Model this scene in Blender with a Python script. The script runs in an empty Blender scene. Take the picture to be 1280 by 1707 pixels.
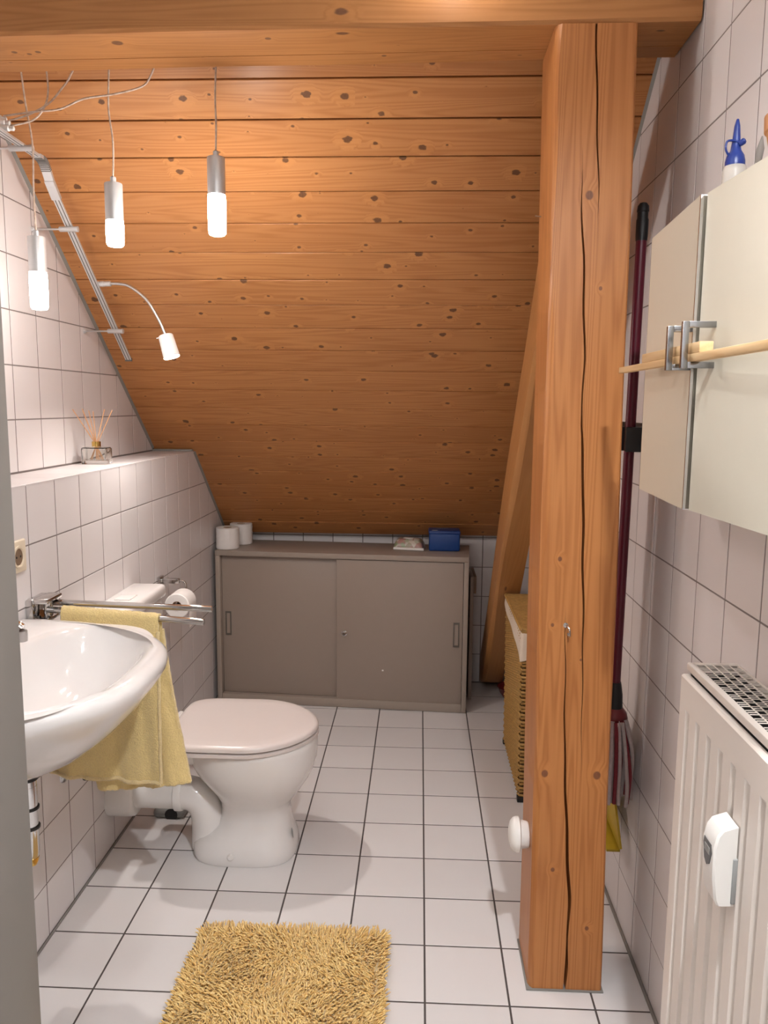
import bpy, bmesh, math, random
from mathutils import Vector, Matrix
random.seed(7)
PI = math.pi
sc = bpy.context.scene
COL = sc.collection

# ------------------------------------------------------------------ camera
cam_d = bpy.data.cameras.new('camera'); cam = bpy.data.objects.new('camera', cam_d); COL.objects.link(cam)
F_PX = 1309.0
cam_d.sensor_fit = 'VERTICAL'; cam_d.sensor_height = 24.0; cam_d.lens = 24.0 * F_PX / 1707.0
cam_d.clip_start = 0.02
YAW, PITCH, ROLL = 0.0450, 0.1348, 0.0083
fw = Vector((-math.sin(YAW)*math.cos(PITCH), math.cos(YAW)*math.cos(PITCH), -math.sin(PITCH)))
rt = Vector((math.cos(YAW), math.sin(YAW), 0)); up = rt.cross(fw)
r2 = rt*math.cos(ROLL) + up*math.sin(ROLL); u2 = -rt*math.sin(ROLL) + up*math.cos(ROLL)
M = Matrix((r2, u2, -fw)).transposed().to_4x4(); M.translation = Vector((0.3751, -3.3411, 1.423))
cam.matrix_world = M
sc.camera = cam
# ------------------------------------------------------------------ world and exposure
w = bpy.data.worlds.new('world'); sc.world = w; w.use_nodes = True
w.node_tree.nodes['Background'].inputs[0].default_value = (1.0, 0.86, 0.72, 1)
w.node_tree.nodes['Background'].inputs[1].default_value = 0.05
sc.view_settings.view_transform = 'Standard'; sc.view_settings.look = 'None'
sc.view_settings.gamma = 1.0; sc.view_settings.use_curve_mapping = False
sc.view_settings.exposure = 1.42
PENDANT_E, SPOT_E, FRONT_E = 28.0, 560.0, 1250.0
LAMP_COL = (1.0, 0.95, 0.91, 1)
FRONT_COL = (0.97, 1.0, 1.03, 1)

# ------------------------------------------------------------------ node helpers
class NT:
    def __init__(s, name):
        s.m = bpy.data.materials.new(name); s.m.use_nodes = True
        s.t = s.m.node_tree; s.b = s.t.nodes['Principled BSDF']
    def n(s, typ, **kw):
        nd = s.t.nodes.new(typ)
        for k, v in kw.items(): setattr(nd, k, v)
        return nd
    def put(s, sock, v):
        if isinstance(v, bpy.types.NodeSocket): s.t.links.new(v, sock)
        else: sock.default_value = v
    def math(s, op, a, b=0.0, c=None, clamp=False):
        nd = s.n('ShaderNodeMath', operation=op, use_clamp=clamp)
        s.put(nd.inputs[0], a); s.put(nd.inputs[1], b)
        if c is not None: s.put(nd.inputs[2], c)
        return nd.outputs[0]
    def mix(s, f, a, b, mode='MIX'):
        nd = s.n('ShaderNodeMix', data_type='RGBA', blend_type=mode)
        s.put(nd.inputs[0], f); s.put(nd.inputs[6], a); s.put(nd.inputs[7], b)
        return nd.outputs[2]
    def coord(s, out='Object'): return s.n('ShaderNodeTexCoord').outputs[out]
    def rnd(s): return s.n('ShaderNodeObjectInfo').outputs['Random']
    def mapv(s, v, scale=(1, 1, 1), loc=(0, 0, 0)):
        nd = s.n('ShaderNodeMapping'); s.put(nd.inputs[0], v)
        nd.inputs['Location'].default_value = loc; nd.inputs['Scale'].default_value = scale
        return nd.outputs[0]
    def addv(s, a, b):
        nd = s.n('ShaderNodeVectorMath', operation='ADD'); s.put(nd.inputs[0], a); s.put(nd.inputs[1], b); return nd.outputs[0]
    def noise(s, v, scale, detail=2.0, rough=0.5, dist=0.0):
        nd = s.n('ShaderNodeTexNoise'); s.put(nd.inputs['Vector'], v); nd.inputs['Scale'].default_value = scale
        nd.inputs['Detail'].default_value = detail; nd.inputs['Roughness'].default_value = rough; nd.inputs['Distortion'].default_value = dist
        return nd.outputs[0]
    def ramp(s, f, stops):
        nd = s.n('ShaderNodeValToRGB'); s.put(nd.inputs[0], f); e = nd.color_ramp.elements
        while len(e) < len(stops): e.new(0.5)
        for i, (p, c) in enumerate(stops): e[i].position = p; e[i].color = c if len(c) == 4 else (*c, 1)
        return nd.outputs[0]
    def smooth(s, v, a, b):
        nd = s.n('ShaderNodeMapRange', interpolation_type='SMOOTHSTEP'); s.put(nd.inputs[0], v)
        s.put(nd.inputs[1], a); s.put(nd.inputs[2], b); return nd.outputs[0]
    def bump(s, h, strength=0.3, dist=0.002):
        nd = s.n('ShaderNodeBump'); s.put(nd.inputs['Height'], h)
        nd.inputs['Strength'].default_value = strength; nd.inputs['Distance'].default_value = dist
        s.t.links.new(nd.outputs[0], s.b.inputs['Normal'])
    def set(s, **kw):
        names = dict(col='Base Color', rough='Roughness', metal='Metallic', trans='Transmission Weight', ior='IOR', coat='Coat Weight',
                     emis='Emission Color', estr='Emission Strength', spec='Specular IOR Level', alpha='Alpha', sss='Subsurface Weight', sheen='Sheen Weight')
        for k, v in kw.items():
            if isinstance(v, tuple) and len(v) == 3: v = (*v, 1)
            s.put(s.b.inputs[names[k]], v)
        return s.m

MAT = {}
def plain(name, col, rough=0.5, var=0.06, scale=40.0, bump=0.0, bscale=200.0, **kw):
    t = NT(name); c = t.coord()
    f = t.noise(c, scale, 3)
    a = tuple(max(0, x*(1-var)) for x in col); b = tuple(min(1, x*(1+var)) for x in col)
    cc = t.mix(f, (*a, 1), (*b, 1))
    if bump: t.bump(t.noise(c, bscale, 2), bump, 0.001)
    MAT[name] = t.set(col=cc, rough=rough, **kw); return MAT[name]

def tile_mat(name, col, rough):
    t = NT(name); r = t.rnd(); c = t.coord('Generated')
    a = tuple(x*0.955 for x in col); b = tuple(min(1, x*1.03) for x in col)
    cc = t.mix(r, (*a, 1), (*b, 1))
    cloud = t.noise(t.addv(t.coord(), t.math('MULTIPLY', r, 31.0)), 9.0, 3)
    cc = t.mix(t.math('MULTIPLY', cloud, 0.10), cc, (0.62, 0.55, 0.50, 1))
    t.bump(t.noise(t.addv(t.coord(), r), 14.0, 1), 0.05, 0.002)
    MAT[name] = t.set(col=cc, rough=rough, spec=0.4)
tile_mat('wall_tile', (0.74, 0.695, 0.685), 0.27)
tile_mat('floor_tile', (0.74, 0.71, 0.70), 0.33)
plain('wall_grout', (0.205, 0.172, 0.160), 0.9)
plain('floor_grout', (0.085, 0.070, 0.065), 0.9)
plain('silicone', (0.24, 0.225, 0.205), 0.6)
plain('plaster', (0.84, 0.82, 0.79), 0.85, 0.02, bump=0.1)

def pine(name, axis, light, dark, knot_col, knot_scale, knot_r, band=1.0, rough=0.42, cathedral=False, per_obj=True, rr=60.0, lscale=1.1, knots=(), ascale=26.0):
    """Procedural softwood: stretched grain, darker late wood, elliptic knots that bend the grain."""
    t = NT(name); c = t.coord()
    if per_obj:
        comb = t.n('ShaderNodeCombineXYZ'); r = t.rnd()
        t.put(comb.inputs[0], t.math('MULTIPLY', r, 53.0)); t.put(comb.inputs[1], t.math('MULTIPLY', r, 17.0)); t.put(comb.inputs[2], t.math('MULTIPLY', r, 29.0))
        c = t.addv(c, comb.outputs[0])
    sep = t.n('ShaderNodeSeparateXYZ'); t.put(sep.inputs[0], c)
    if axis == 'x': L, A, B = sep.outputs[0], sep.outputs[1], sep.outputs[2]
    elif axis == 'z': L, A, B = sep.outputs[2], sep.outputs[0], sep.outputs[1]
    elif axis == 'yz':   # a strut that leans in the y-z plane
        L = t.math('MULTIPLY', t.math('SUBTRACT', sep.outputs[2], sep.outputs[1]), 0.707)
        A, B = sep.outputs[0], t.math('MULTIPLY', t.math('ADD', sep.outputs[2], sep.outputs[1]), 0.707)
    else: L, A, B = sep.outputs[1], sep.outputs[0], sep.outputs[2]
    # knots
    kv = t.n('ShaderNodeCombineXYZ'); t.put(kv.inputs[0], t.math('MULTIPLY', L, knot_scale[0])); t.put(kv.inputs[1], t.math('MULTIPLY', t.math('ADD', A, t.math('MULTIPLY', B, 0.9)), knot_scale[1]))
    kd = t.addv(kv.outputs[0], t.mapv(t.n('ShaderNodeTexNoise').outputs[1], (0.0, 0, 0)))
    v = t.n('ShaderNodeTexVoronoi', voronoi_dimensions='2D'); t.put(v.inputs['Vector'], kd); v.inputs['Scale'].default_value = 1.0; v.inputs['Randomness'].default_value = 0.9
    d = v.outputs['Distance']; vs = t.n('ShaderNodeSeparateColor'); t.put(vs.inputs[0], v.outputs['Color'])
    rad = t.math('MULTIPLY', t.math('POWER', vs.outputs[0], 1.6), knot_r)
    wob = t.math('MULTIPLY', t.math('SUBTRACT', t.noise(kv.outputs[0], 9.0, 2), 0.5), t.math('MULTIPLY', rad, 1.1))
    dd = t.math('ADD', d, wob)
    k = t.smooth(t.math('SUBTRACT', dd, rad), 0.012, -0.025)
    halo = t.smooth(t.math('SUBTRACT', dd, t.math('MULTIPLY', rad, 3.2)), 0.03, -0.12)
    for (ka, kl, kr) in knots:      # the knots one can see: across, along, radius
        q = t.math('SQRT', t.math('ADD', t.math('POWER', t.math('ABSOLUTE', t.math('SUBTRACT', A, ka)), 2.0), t.math('MULTIPLY', t.math('POWER', t.math('ABSOLUTE', t.math('SUBTRACT', L, kl)), 2.0), 0.7)))
        k = t.math('MAXIMUM', k, t.smooth(t.math('ADD', q, t.math('MULTIPLY', wob, 0.02)), kr*1.15, kr*0.75))
        halo = t.math('MAXIMUM', halo, t.smooth(q, kr*4.0, kr*0.8))
    # grain
    bend = t.math('MULTIPLY', halo, 0.012)
    A2 = t.math('ADD', A, bend)
    gv = t.n('ShaderNodeCombineXYZ'); t.put(gv.inputs[0], t.math('MULTIPLY', L, lscale)); t.put(gv.inputs[1], t.math('MULTIPLY', A2, ascale)); t.put(gv.inputs[2], t.math('MULTIPLY', B, ascale))
    slow = t.noise(t.mapv(gv.outputs[0], (1, 0.32, 0.32)), 1.3, 2, 0.5)
    rings = t.math('SINE', t.math('MULTIPLY', slow, rr))
    rings = t.math('MULTIPLY', t.math('ADD', rings, 1.0), 0.5)
    rings = t.math('POWER', rings, 1.6)
    fine = t.noise(t.mapv(gv.outputs[0], (1.3, 9.0, 9.0)), 1.0, 3, 0.6)
    g = t.math('ADD', t.math('MULTIPLY', rings, 0.50*band), t.math('MULTIPLY', fine, 0.48))
    col = t.ramp(g, [(0.12, light), (0.50, tuple(0.55*a+0.45*b for a, b in zip(light, dark))), (0.92, dark)])
    blotch = t.noise(t.mapv(c, (1.2, 1.2, 1.2)), 1.9, 2)
    col = t.mix(t.math('MULTIPLY', blotch, 0.34), col, tuple(x*0.62 for x in dark)+(1,))
    if per_obj: col = t.mix(t.math('MULTIPLY', t.rnd(), 0.34), col, (*[x*0.8 for x in dark], 1))
    col = t.mix(t.math('MULTIPLY', halo, 0.32), col, (light[0]*1.02, light[1]*1.0, light[2]*0.9, 1))
    kin = t.mix(t.noise(kv.outputs[0], 22.0, 3), (*knot_col, 1), (*[x*3.2 for x in knot_col], 1))
    col = t.mix(t.math('MULTIPLY', k, 0.92), col, kin)
    t.bump(t.math('ADD', g, t.math('MULTIPLY', k, -0.5)), 0.10, 0.0015)
    MAT[name] = t.set(col=col, rough=rough, spec=0.35)
pine('pine_plank', 'x', (0.61, 0.278, 0.100), (0.38, 0.135, 0.037), (0.060, 0.026, 0.012), (9.5, 13.0), 0.130, 0.66, 0.36, rr=120.0, lscale=0.45)
pine('pine_beam', 'x', (0.53, 0.24, 0.082), (0.34, 0.130, 0.036), (0.07, 0.03, 0.015), (4.2, 9.0), 0.07, 0.62, 0.45, per_obj=False, rr=110.0, lscale=0.4, knots=((-1.50, -0.31, 0.011), (-1.512, 0.03, 0.006), (-1.46, -0.565, 0.006), (-1.45, -0.535, 0.005), (-1.46, -0.51, 0.006), (-1.42, 0.28, 0.005)))
pine('fir_post', 'z', (0.545, 0.225, 0.070), (0.350, 0.118, 0.030), (0.085, 0.032, 0.015), (3.0, 11.0), 0.012, 0.85, 0.42, per_obj=False, rr=150.0, lscale=0.30, ascale=30.0,
     knots=((0.730, 1.873, 0.0085), (0.6814, 0.562, 0.008), (0.8037, 0.561, 0.009), (0.697, 1.08, 0.005), (0.709, 0.318, 0.005), (0.7965, 0.168, 0.005), (0.762, 1.679, 0.004), (0.686, 0.925, 0.004), (0.754, 0.843, 0.003)))
pine('fir_brace', 'yz', (0.53, 0.25, 0.085), (0.37, 0.15, 0.045), (0.09, 0.035, 0.015), (3.0, 10.0), 0.08, 0.45, 0.45, per_obj=False, rr=110.0, lscale=0.35)
pine('lath_wood', 'y', (0.78, 0.55, 0.30), (0.60, 0.36, 0.16), (0.3, 0.14, 0.05), (2.0, 9.0), 0.03, 0.8, 0.6)
plain('plank_gap', (0.035, 0.016, 0.008), 0.9)
plain('crack_dark', (0.05, 0.02, 0.01), 0.9)

plain('ceramic', (0.80, 0.765, 0.74), 0.09, 0.01, coat=0.3)
plain('seat_plastic', (0.70, 0.625, 0.59), 0.24, 0.01)
plain('white_pvc', (0.76, 0.73, 0.70), 0.35, 0.02)
plain('white_lacquer', (0.63, 0.59, 0.485), 0.28, 0.015)
plain('enamel', (0.74, 0.665, 0.60), 0.30, 0.012)
plain('white_paint', (0.80, 0.77, 0.73), 0.4, 0.015)
plain('chrome', (0.60, 0.59, 0.58), 0.08, 0.01, metal=1.0)
plain('brushed', (0.60, 0.60, 0.60), 0.34, 0.03, metal=1.0)
plain('alu', (0.62, 0.62, 0.62), 0.36, 0.03, metal=0.55)
plain('gunmetal', (0.30, 0.30, 0.31), 0.22, 0.05, metal=1.0)
plain('brass', (0.66, 0.44, 0.13), 0.22, 0.03, metal=1.0)
plain('steel_grey', (0.14, 0.125, 0.11), 0.5, 0.03)
plain('frame_light', (0.30, 0.29, 0.28), 0.7, 0.06)
plain('cabinet_grey', (0.310, 0.243, 0.200), 0.46, 0.02)
plain('cabinet_body', (0.335, 0.272, 0.226), 0.46, 0.02)
plain('dark_recess', (0.12, 0.10, 0.082), 0.5)
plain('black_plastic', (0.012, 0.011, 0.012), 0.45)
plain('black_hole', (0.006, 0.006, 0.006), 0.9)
plain('red_handle', (0.115, 0.008, 0.022), 0.35, 0.05)
plain('red_plastic', (0.16, 0.014, 0.018), 0.3)
plain('blue_box', (0.005, 0.042, 0.19), 0.42, 0.05)
plain('blue_lid', (0.007, 0.034, 0.16), 0.4, 0.2, 90.0)
plain('blue_cap', (0.008, 0.028, 0.19), 0.35)
plain('yellow_plastic', (0.46, 0.31, 0.015), 0.5, 0.08)
plain('paper', (0.78, 0.735, 0.70), 0.95, 0.03, 60, bump=0.25)
plain('cardboard', (0.34, 0.22, 0.13), 0.9)
plain('cream_plastic', (0.72, 0.62, 0.47), 0.35, 0.02)
plain('liner_cloth', (0.74, 0.62, 0.50), 0.95, 0.05, bump=0.3)
plain('reed', (0.60, 0.33, 0.17), 0.75, 0.15)
plain('terracotta', (0.50, 0.22, 0.09), 0.8, 0.1)
plain('mop_white', (0.46, 0.38, 0.36), 0.95, 0.2, 120, bump=0.6)
plain('mop_red', (0.20, 0.022, 0.030), 0.95, 0.2, 120, bump=0.6)
plain('grey_strip', (0.30, 0.30, 0.29), 0.5)
plain('display', (0.10, 0.10, 0.10), 0.2)
plain('bristle', (0.25, 0.22, 0.2), 0.8)
plain('wicker', (0.44, 0.245, 0.065), 0.6, 0.45, 90.0)
plain('wicker_shade', (0.10, 0.05, 0.015), 0.8, 0.2)
plain('panel_brown', (0.20, 0.13, 0.08), 0.6)
def terry(name, col):
    t = NT(name); c = t.coord()
    n1 = t.noise(c, 260.0, 3, 0.7); n2 = t.noise(c, 22.0, 2)
    cc = t.mix(n1, (*[x*0.72 for x in col], 1), (*[min(1, x*1.18) for x in col], 1))
    cc = t.mix(t.math('MULTIPLY', n2, 0.25), cc, (*[x*0.8 for x in col], 1))
    t.bump(n1, 0.9, 0.004)
    MAT[name] = t.set(col=cc, rough=0.95, sheen=0.4)
terry('towel', (0.94, 0.68, 0.30))
terry('hem', (0.90, 0.68, 0.35))
t = NT('pile'); g = t.n('ShaderNodeNewGeometry')
cc = t.mix(g.outputs['Random Per Island'], (0.80, 0.50, 0.160, 1), (0.98, 0.74, 0.33, 1))
MAT['pile'] = t.set(col=cc, rough=0.95, sheen=0.3)
t = NT('clear_cord'); MAT['clear_cord'] = t.set(col=t.mix(t.noise(t.mapv(t.coord(), (30, 30, 30)), 3.0), (0.34, 0.18, 0.10, 1), (0.82, 0.72, 0.62, 1)), rough=0.2)
t = NT('clear_glass'); MAT['clear_glass'] = t.set(col=(0.94, 0.95, 0.93), rough=0.02, trans=1.0, ior=1.35)
t = NT('milky'); MAT['milky'] = t.set(col=(0.80, 0.75, 0.68), rough=0.35, trans=0.55, ior=1.3)
def emit(name, strength, col=LAMP_COL):
    t = NT(name); n = t.noise(t.coord(), 3.0)
    MAT[name] = t.set(col=t.mix(n, (0.9, 0.88, 0.85, 1), (0.92, 0.9, 0.87, 1)), rough=0.3, emis=col, estr=strength)
emit('pendant_glass_a', PENDANT_E*2.0); emit('pendant_glass_b', PENDANT_E*1.05); emit('pendant_glass_c', PENDANT_E*0.48); emit('front_glass', FRONT_E, FRONT_COL); emit('back_glass', FRONT_E*0.12, FRONT_COL); emit('spot_bulb', SPOT_E); emit('spot_shade', 0.05)
def print_mat(name, a, b, c):
    t = NT(name); v = t.n('ShaderNodeTexVoronoi'); t.put(v.inputs['Vector'], t.coord()); v.inputs['Scale'].default_value = 45.0
    s = t.n('ShaderNodeSeparateColor'); t.put(s.inputs[0], v.outputs['Color'])
    MAT[name] = t.set(col=t.ramp(s.outputs[0], [(0.25, a), (0.5, b), (0.8, c)]), rough=0.3)
print_mat('wipes_print', (0.50, 0.43, 0.36), (0.20, 0.24, 0.12), (0.34, 0.18, 0.15))

# ------------------------------------------------------------------ mesh helpers
class MB:
    def __init__(s): s.v = []; s.f = []
    def add(s, vs, fs):
        o = len(s.v); s.v += [tuple(v) for v in vs]; s.f += [tuple(i+o for i in f) for f in fs]; return s
    def box(s, a, b, bev=0.0, rot=None, seg=2):
        bm = bmesh.new(); bmesh.ops.create_cube(bm, size=1.0)
        c = [(a[i]+b[i])/2 for i in range(3)]; d = [b[i]-a[i] for i in range(3)]
        for v in bm.verts: v.co = Vector((v.co.x*d[0], v.co.y*d[1], v.co.z*d[2]))
        if bev: bmesh.ops.bevel(bm, geom=list(bm.edges), offset=min(bev, 0.49*min(abs(x) for x in d)), segments=seg, affect='EDGES', profile=0.5)
        if rot is not None: bmesh.ops.transform(bm, matrix=rot, verts=bm.verts)
        bm.verts.index_update()
        s.add([(v.co.x+c[0], v.co.y+c[1], v.co.z+c[2]) for v in bm.verts], [[v.index for v in f.verts] for f in bm.faces]); bm.free(); return s
    def rings(s, rs, cap0=True, cap1=True, closed=True):
        n = len(rs[0]); vs = [p for r in rs for p in r]; fs = []
        m = n if closed else n-1
        for i in range(len(rs)-1):
            for j in range(m):
                k = (j+1) % n; fs.append((i*n+j, i*n+k, (i+1)*n+k, (i+1)*n+j))
        if cap0: fs.append(tuple(reversed(range(n))))
        if cap1: fs.append(tuple((len(rs)-1)*n+j for j in range(n)))
        return s.add(vs, fs)
    def lathe(s, prof, o=(0, 0, 0), ax=(0, 0, 1), seg=28, cap=True):
        ax = Vector(ax).normalized(); q = Vector((0, 0, 1)).rotation_difference(ax); o = Vector(o)
        rs = []
        for r, h in prof:
            rs.append([tuple(o + q @ Vector((r*math.cos(2*PI*j/seg), r*math.sin(2*PI*j/seg), h))) for j in range(seg)])
        return s.rings(rs, cap, cap)
    def tube(s, pts, rad, seg=10, cap=True):
        pts = [Vector(p) for p in pts]; n = len(pts); rs = []; prev = None
        for i, p in enumerate(pts):
            t = (pts[min(i+1, n-1)] - pts[max(i-1, 0)]).normalized()
            if prev is None:
                a = Vector((0, 0, 1)) if abs(t.z) < 0.9 else Vector((1, 0, 0)); u = t.cross(a).normalized()
            else: u = (prev - t*prev.dot(t)).normalized()
            prev = u; v = t.cross(u); r = rad[i] if isinstance(rad, (list, tuple)) else rad
            rs.append([tuple(p + u*(r*math.cos(2*PI*j/seg)) + v*(r*math.sin(2*PI*j/seg))) for j in range(seg)])
        return s.rings(rs, cap, cap)
    def prism(s, poly, axis, a, b):
        """poly of 2D points extruded along axis from a to b (x: (y,z), y: (x,z), z: (x,y))"""
        def P(q, t): return (t, q[0], q[1]) if axis == 'x' else (q[0], t, q[1]) if axis == 'y' else (q[0], q[1], t)
        return s.rings([[P(q, a) for q in poly], [P(q, b) for q in poly]])
    def mesh(s, name, smooth=35):
        me = bpy.data.meshes.new(name); me.from_pydata(s.v, [], s.f); me.validate()
        bm = bmesh.new(); bm.from_mesh(me); bmesh.ops.recalc_face_normals(bm, faces=bm.faces); bm.to_mesh(me); bm.free()
        if smooth:
            me.shade_smooth(); me.set_sharp_from_angle(angle=math.radians(smooth))
        return me
def spline(pts, n=8):
    pts = [Vector(p) for p in pts]; out = []
    for i in range(len(pts)-1):
        p0, p1, p2, p3 = pts[max(i-1, 0)], pts[i], pts[i+1], pts[min(i+2, len(pts)-1)]
        for k in range(n):
            t = k/n; out.append(0.5*((2*p1)+(p2-p0)*t+(2*p0-5*p1+4*p2-p3)*t*t+(3*p1-p0-3*p2+p3)*t**3))
    out.append(pts[-1]); return out
def tag(o, label=None, cat=None, group=None, kind=None):
    if label: o['label'] = label
    if cat: o['category'] = cat
    if group: o['group'] = group
    if kind: o['kind'] = kind
    return o
def obj(name, mb, mat, parent=None, smooth=35):
    me = mb.mesh(name, smooth) if isinstance(mb, MB) else mb
    if mat: me.materials.clear(); me.materials.append(MAT[mat])
    o = bpy.data.objects.new(name, me); COL.objects.link(o)
    if parent is not None:
        o.parent = parent
        o.matrix_parent_inverse = parent_world(parent).inverted()
    return o
WORLD = {}
def parent_world(p): return WORLD.get(p.name, Matrix.Identity(4))
def thing(name, label, cat, loc, group=None):
    o = bpy.data.objects.new(name, None); COL.objects.link(o); o.location = loc; o.empty_display_size = 0.05
    WORLD[o.name] = Matrix.Translation(Vector(loc)); return tag(o, label, cat, group)
def rotbox_xy(a, b, ang, pivot):
    """matrix that turns about the vertical through pivot"""
    return Matrix.Translation(pivot) @ Matrix.Rotation(ang, 4, 'Z') @ Matrix.Translation(-Vector(pivot))
def xform(mb, mat):
    mb.v = [tuple(mat @ Vector(v)) for v in mb.v]; return mb

# ------------------------------------------------------------------ room dimensions
XL, XU, XR = -0.601, -0.774, 0.947          # pre-wall face, upper left wall, right wall
YB, YF = 0.605, -3.75                        # knee wall, wall behind the camera
ZC = 2.44
SC, SM = 1.234, 0.82                         # sloped ceiling: z = SC - SM*y
TW, TF = 0.1527, 0.203                       # wall and floor tile pitch
LEDGE = 8*TW
def slope_z(y): return SC - SM*y
def slope_y(z): return (SC - z)/SM

def clip(poly, a, b, c):
    """keep a*u + b*v <= c"""
    out = []
    for i in range(len(poly)):
        p, q = poly[i], poly[(i+1) % len(poly)]
        dp, dq = a*p[0]+b*p[1]-c, a*q[0]+b*q[1]-c
        if dp <= 0: out.append(p)
        if dp*dq < 0:
            t = dp/(dp-dq); out.append((p[0]+t*(q[0]-p[0]), p[1]+t*(q[1]-p[1])))
    return out
def area(p): return 0.5*abs(sum(p[i][0]*p[(i+1) % len(p)][1]-p[(i+1) % len(p)][0]*p[i][1] for i in range(len(p))))
def inset(poly, d):
    n = len(poly); out = poly
    for i in range(n):
        p, q = poly[i], poly[(i+1) % n]; ex, ey = q[0]-p[0], q[1]-p[1]; l = math.hypot(ex, ey)
        if l < 1e-9: continue
        a, b = ey/l, -ex/l                     # outward normal for counter-clockwise polygons
        out = clip(out, a, b, a*p[0]+b*p[1]-d)
        if len(out) < 3: return []
    return out
def tile_mb(poly, cham=0.0007, depth=0.004):
    m = MB(); top = inset(poly, cham)
    if len(top) != len(poly): top = [(p[0]*0.98, p[1]*0.98) for p in poly]
    m.rings([[(p[0], p[1], -depth) for p in poly], [(p[0], p[1], -cham) for p in poly], [(p[0], p[1], 0) for p in top]], cap0=False)
    return m
SHARED = {}
UJ = 1.0
def tiling(parent, mat, origin, u, v, us, vs, joint, halfplanes, stuff_test=None):
    """tiles between consecutive us and vs lines in the plane (origin,u,v); returns how many"""
    u, v = Vector(u), Vector(v); n = u.cross(v); R = Matrix((u, v, n)).transposed().to_4x4(); cnt = 0; rest = MB()
    for i in range(len(us)-1):
        for j in range(len(vs)-1):
            u0, u1, v0, v1 = us[i]+joint*UJ/2, us[i+1]-joint*UJ/2, vs[j]+joint/2, vs[j+1]-joint/2
            rect = [(u0, v0), (u1, v0), (u1, v1), (u0, v1)]; poly = rect
            for (a, b, c) in halfplanes: poly = clip(poly, a, b, c)
            # drop duplicate corners
            pp = []
            for q in poly:
                if not pp or math.dist(q, pp[-1]) > 1e-4: pp.append(q)
            if len(pp) > 1 and math.dist(pp[0], pp[-1]) < 1e-4: pp.pop()
            poly = pp
            if len(poly) < 3 or area(poly) < 1.5e-4: continue
            cu, cv = (u0+u1)/2, (v0+v1)/2
            loc = [(q[0]-cu, q[1]-cv) for q in poly]
            if stuff_test and stuff_test(cu, cv):
                mb = tile_mb(loc); MT = Matrix.Translation(Vector(origin)+u*cu+v*cv) @ R
                rest.add([tuple(MT @ Vector(q)) for q in mb.v], mb.f); continue
            key = (mat, round(u1-u0, 4), round(v1-v0, 4)) if area(poly) > 0.9999*area(rect) else None
            me = SHARED.get(key) if key else None
            if me is None:
                me = tile_mb(loc).mesh('tile', 20); me.materials.append(MAT[mat])
                if key: SHARED[key] = me
            o = bpy.data.objects.new('tile', me); COL.objects.link(o); o.parent = parent
            jit = Matrix.Rotation(random.uniform(-0.0014, 0.0014), 4, 'X') @ Matrix.Rotation(random.uniform(-0.0014, 0.0014), 4, 'Y')
            o.matrix_local = Matrix.Translation(Vector(origin)+u*cu+v*cv+n*random.uniform(-0.0001, 0.0001)) @ R @ jit; cnt += 1
    if rest.f:
        o = obj('tile_field', rest, mat, parent, 20); tag(o, kind='stuff')
    return cnt
def lines(start, pitch, lo, hi):
    k0 = math.floor((lo-start)/pitch)+1; out = [lo]; k = k0
    while start+k*pitch < hi-1e-6:
        if start+k*pitch > lo+1e-6: out.append(start+k*pitch)
        k += 1
    return out+[hi]
G = 0.0007                                    # how far the joints lie behind the tile faces
# ------------------------------------------------------------------ floor
fl = obj('floor', MB().box((XU-0.1, YF-0.1, -0.10), (XR+0.1, YB+0.1, -G)), 'floor_grout'); tag(fl, 'white glazed square floor tiles with dark joints', kind='structure')
tiling(fl, 'floor_tile', (0, 0, 0), (1, 0, 0), (0, 1, 0), lines(0, TF, XL, XR), lines(0, TF, YF, YB), 0.0048, [])
# ------------------------------------------------------------------ right wall
UJ = 1.35
wr = obj('wall_right', MB().box((XR+G, YF-0.1, -0.1), (XR+0.12, YB+0.1, ZC+0.3)), 'wall_grout'); tag(wr, 'tiled wall on the right behind radiator and white wall cabinet', kind='structure')
us = lines(1.1199, TW, -YB, -YF)
tiling(wr, 'wall_tile', (XR, 0, 0), (0, -1, 0), (0, 0, 1), us, lines(0, TW, 0.004, ZC+0.05), 0.0034, [(-SM, 1, SC-0.004), (0, 1, ZC)], stuff_test=lambda u, v: u > 2.62)
# ------------------------------------------------------------------ upper left wall
wl = obj('wall_left', MB().box((XU-0.12, YF-0.1, -0.1), (XU-G, YB+0.1, ZC+0.3)), 'wall_grout'); tag(wl, 'tiled upper left wall behind the glass lamps', kind='structure')
tiling(wl, 'wall_tile', (XU, 0, 0), (0, 1, 0), (0, 0, 1), lines(-1.145, TW, -2.70, 0.1), lines(0, TW, LEDGE+0.003, ZC+0.02), 0.0034, [(SM, 1, SC-0.006), (0, 1, ZC)])
# ------------------------------------------------------------------ pre-wall with ledge
prof = [(-2.70, -0.05), (YB, -0.05), (YB, slope_z(YB)), (slope_y(LEDGE), LEDGE-G), (-2.70, LEDGE-G)]
pw = obj('wall_left_ledge', MB().prism(prof, 'x', XU-0.05, XL-G), 'wall_grout'); tag(pw, 'half-height tiled ledge wall behind toilet and basin', kind='structure')
tiling(pw, 'wall_tile', (XL, 0, 0), (0, 1, 0), (0, 0, 1), lines(-1.4435, TW, -2.70, YB), lines(0, TW, 0.004, LEDGE-0.0005), 0.0034, [(SM, 1, SC-0.006)])
tiling(pw, 'wall_tile', (0, 0, LEDGE), (1, 0, 0), (0, 1, 0), [XU+0.002, XL+0.002], lines(-1.4435, TW, -2.70, 0.0), 0.0018, [])
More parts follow.
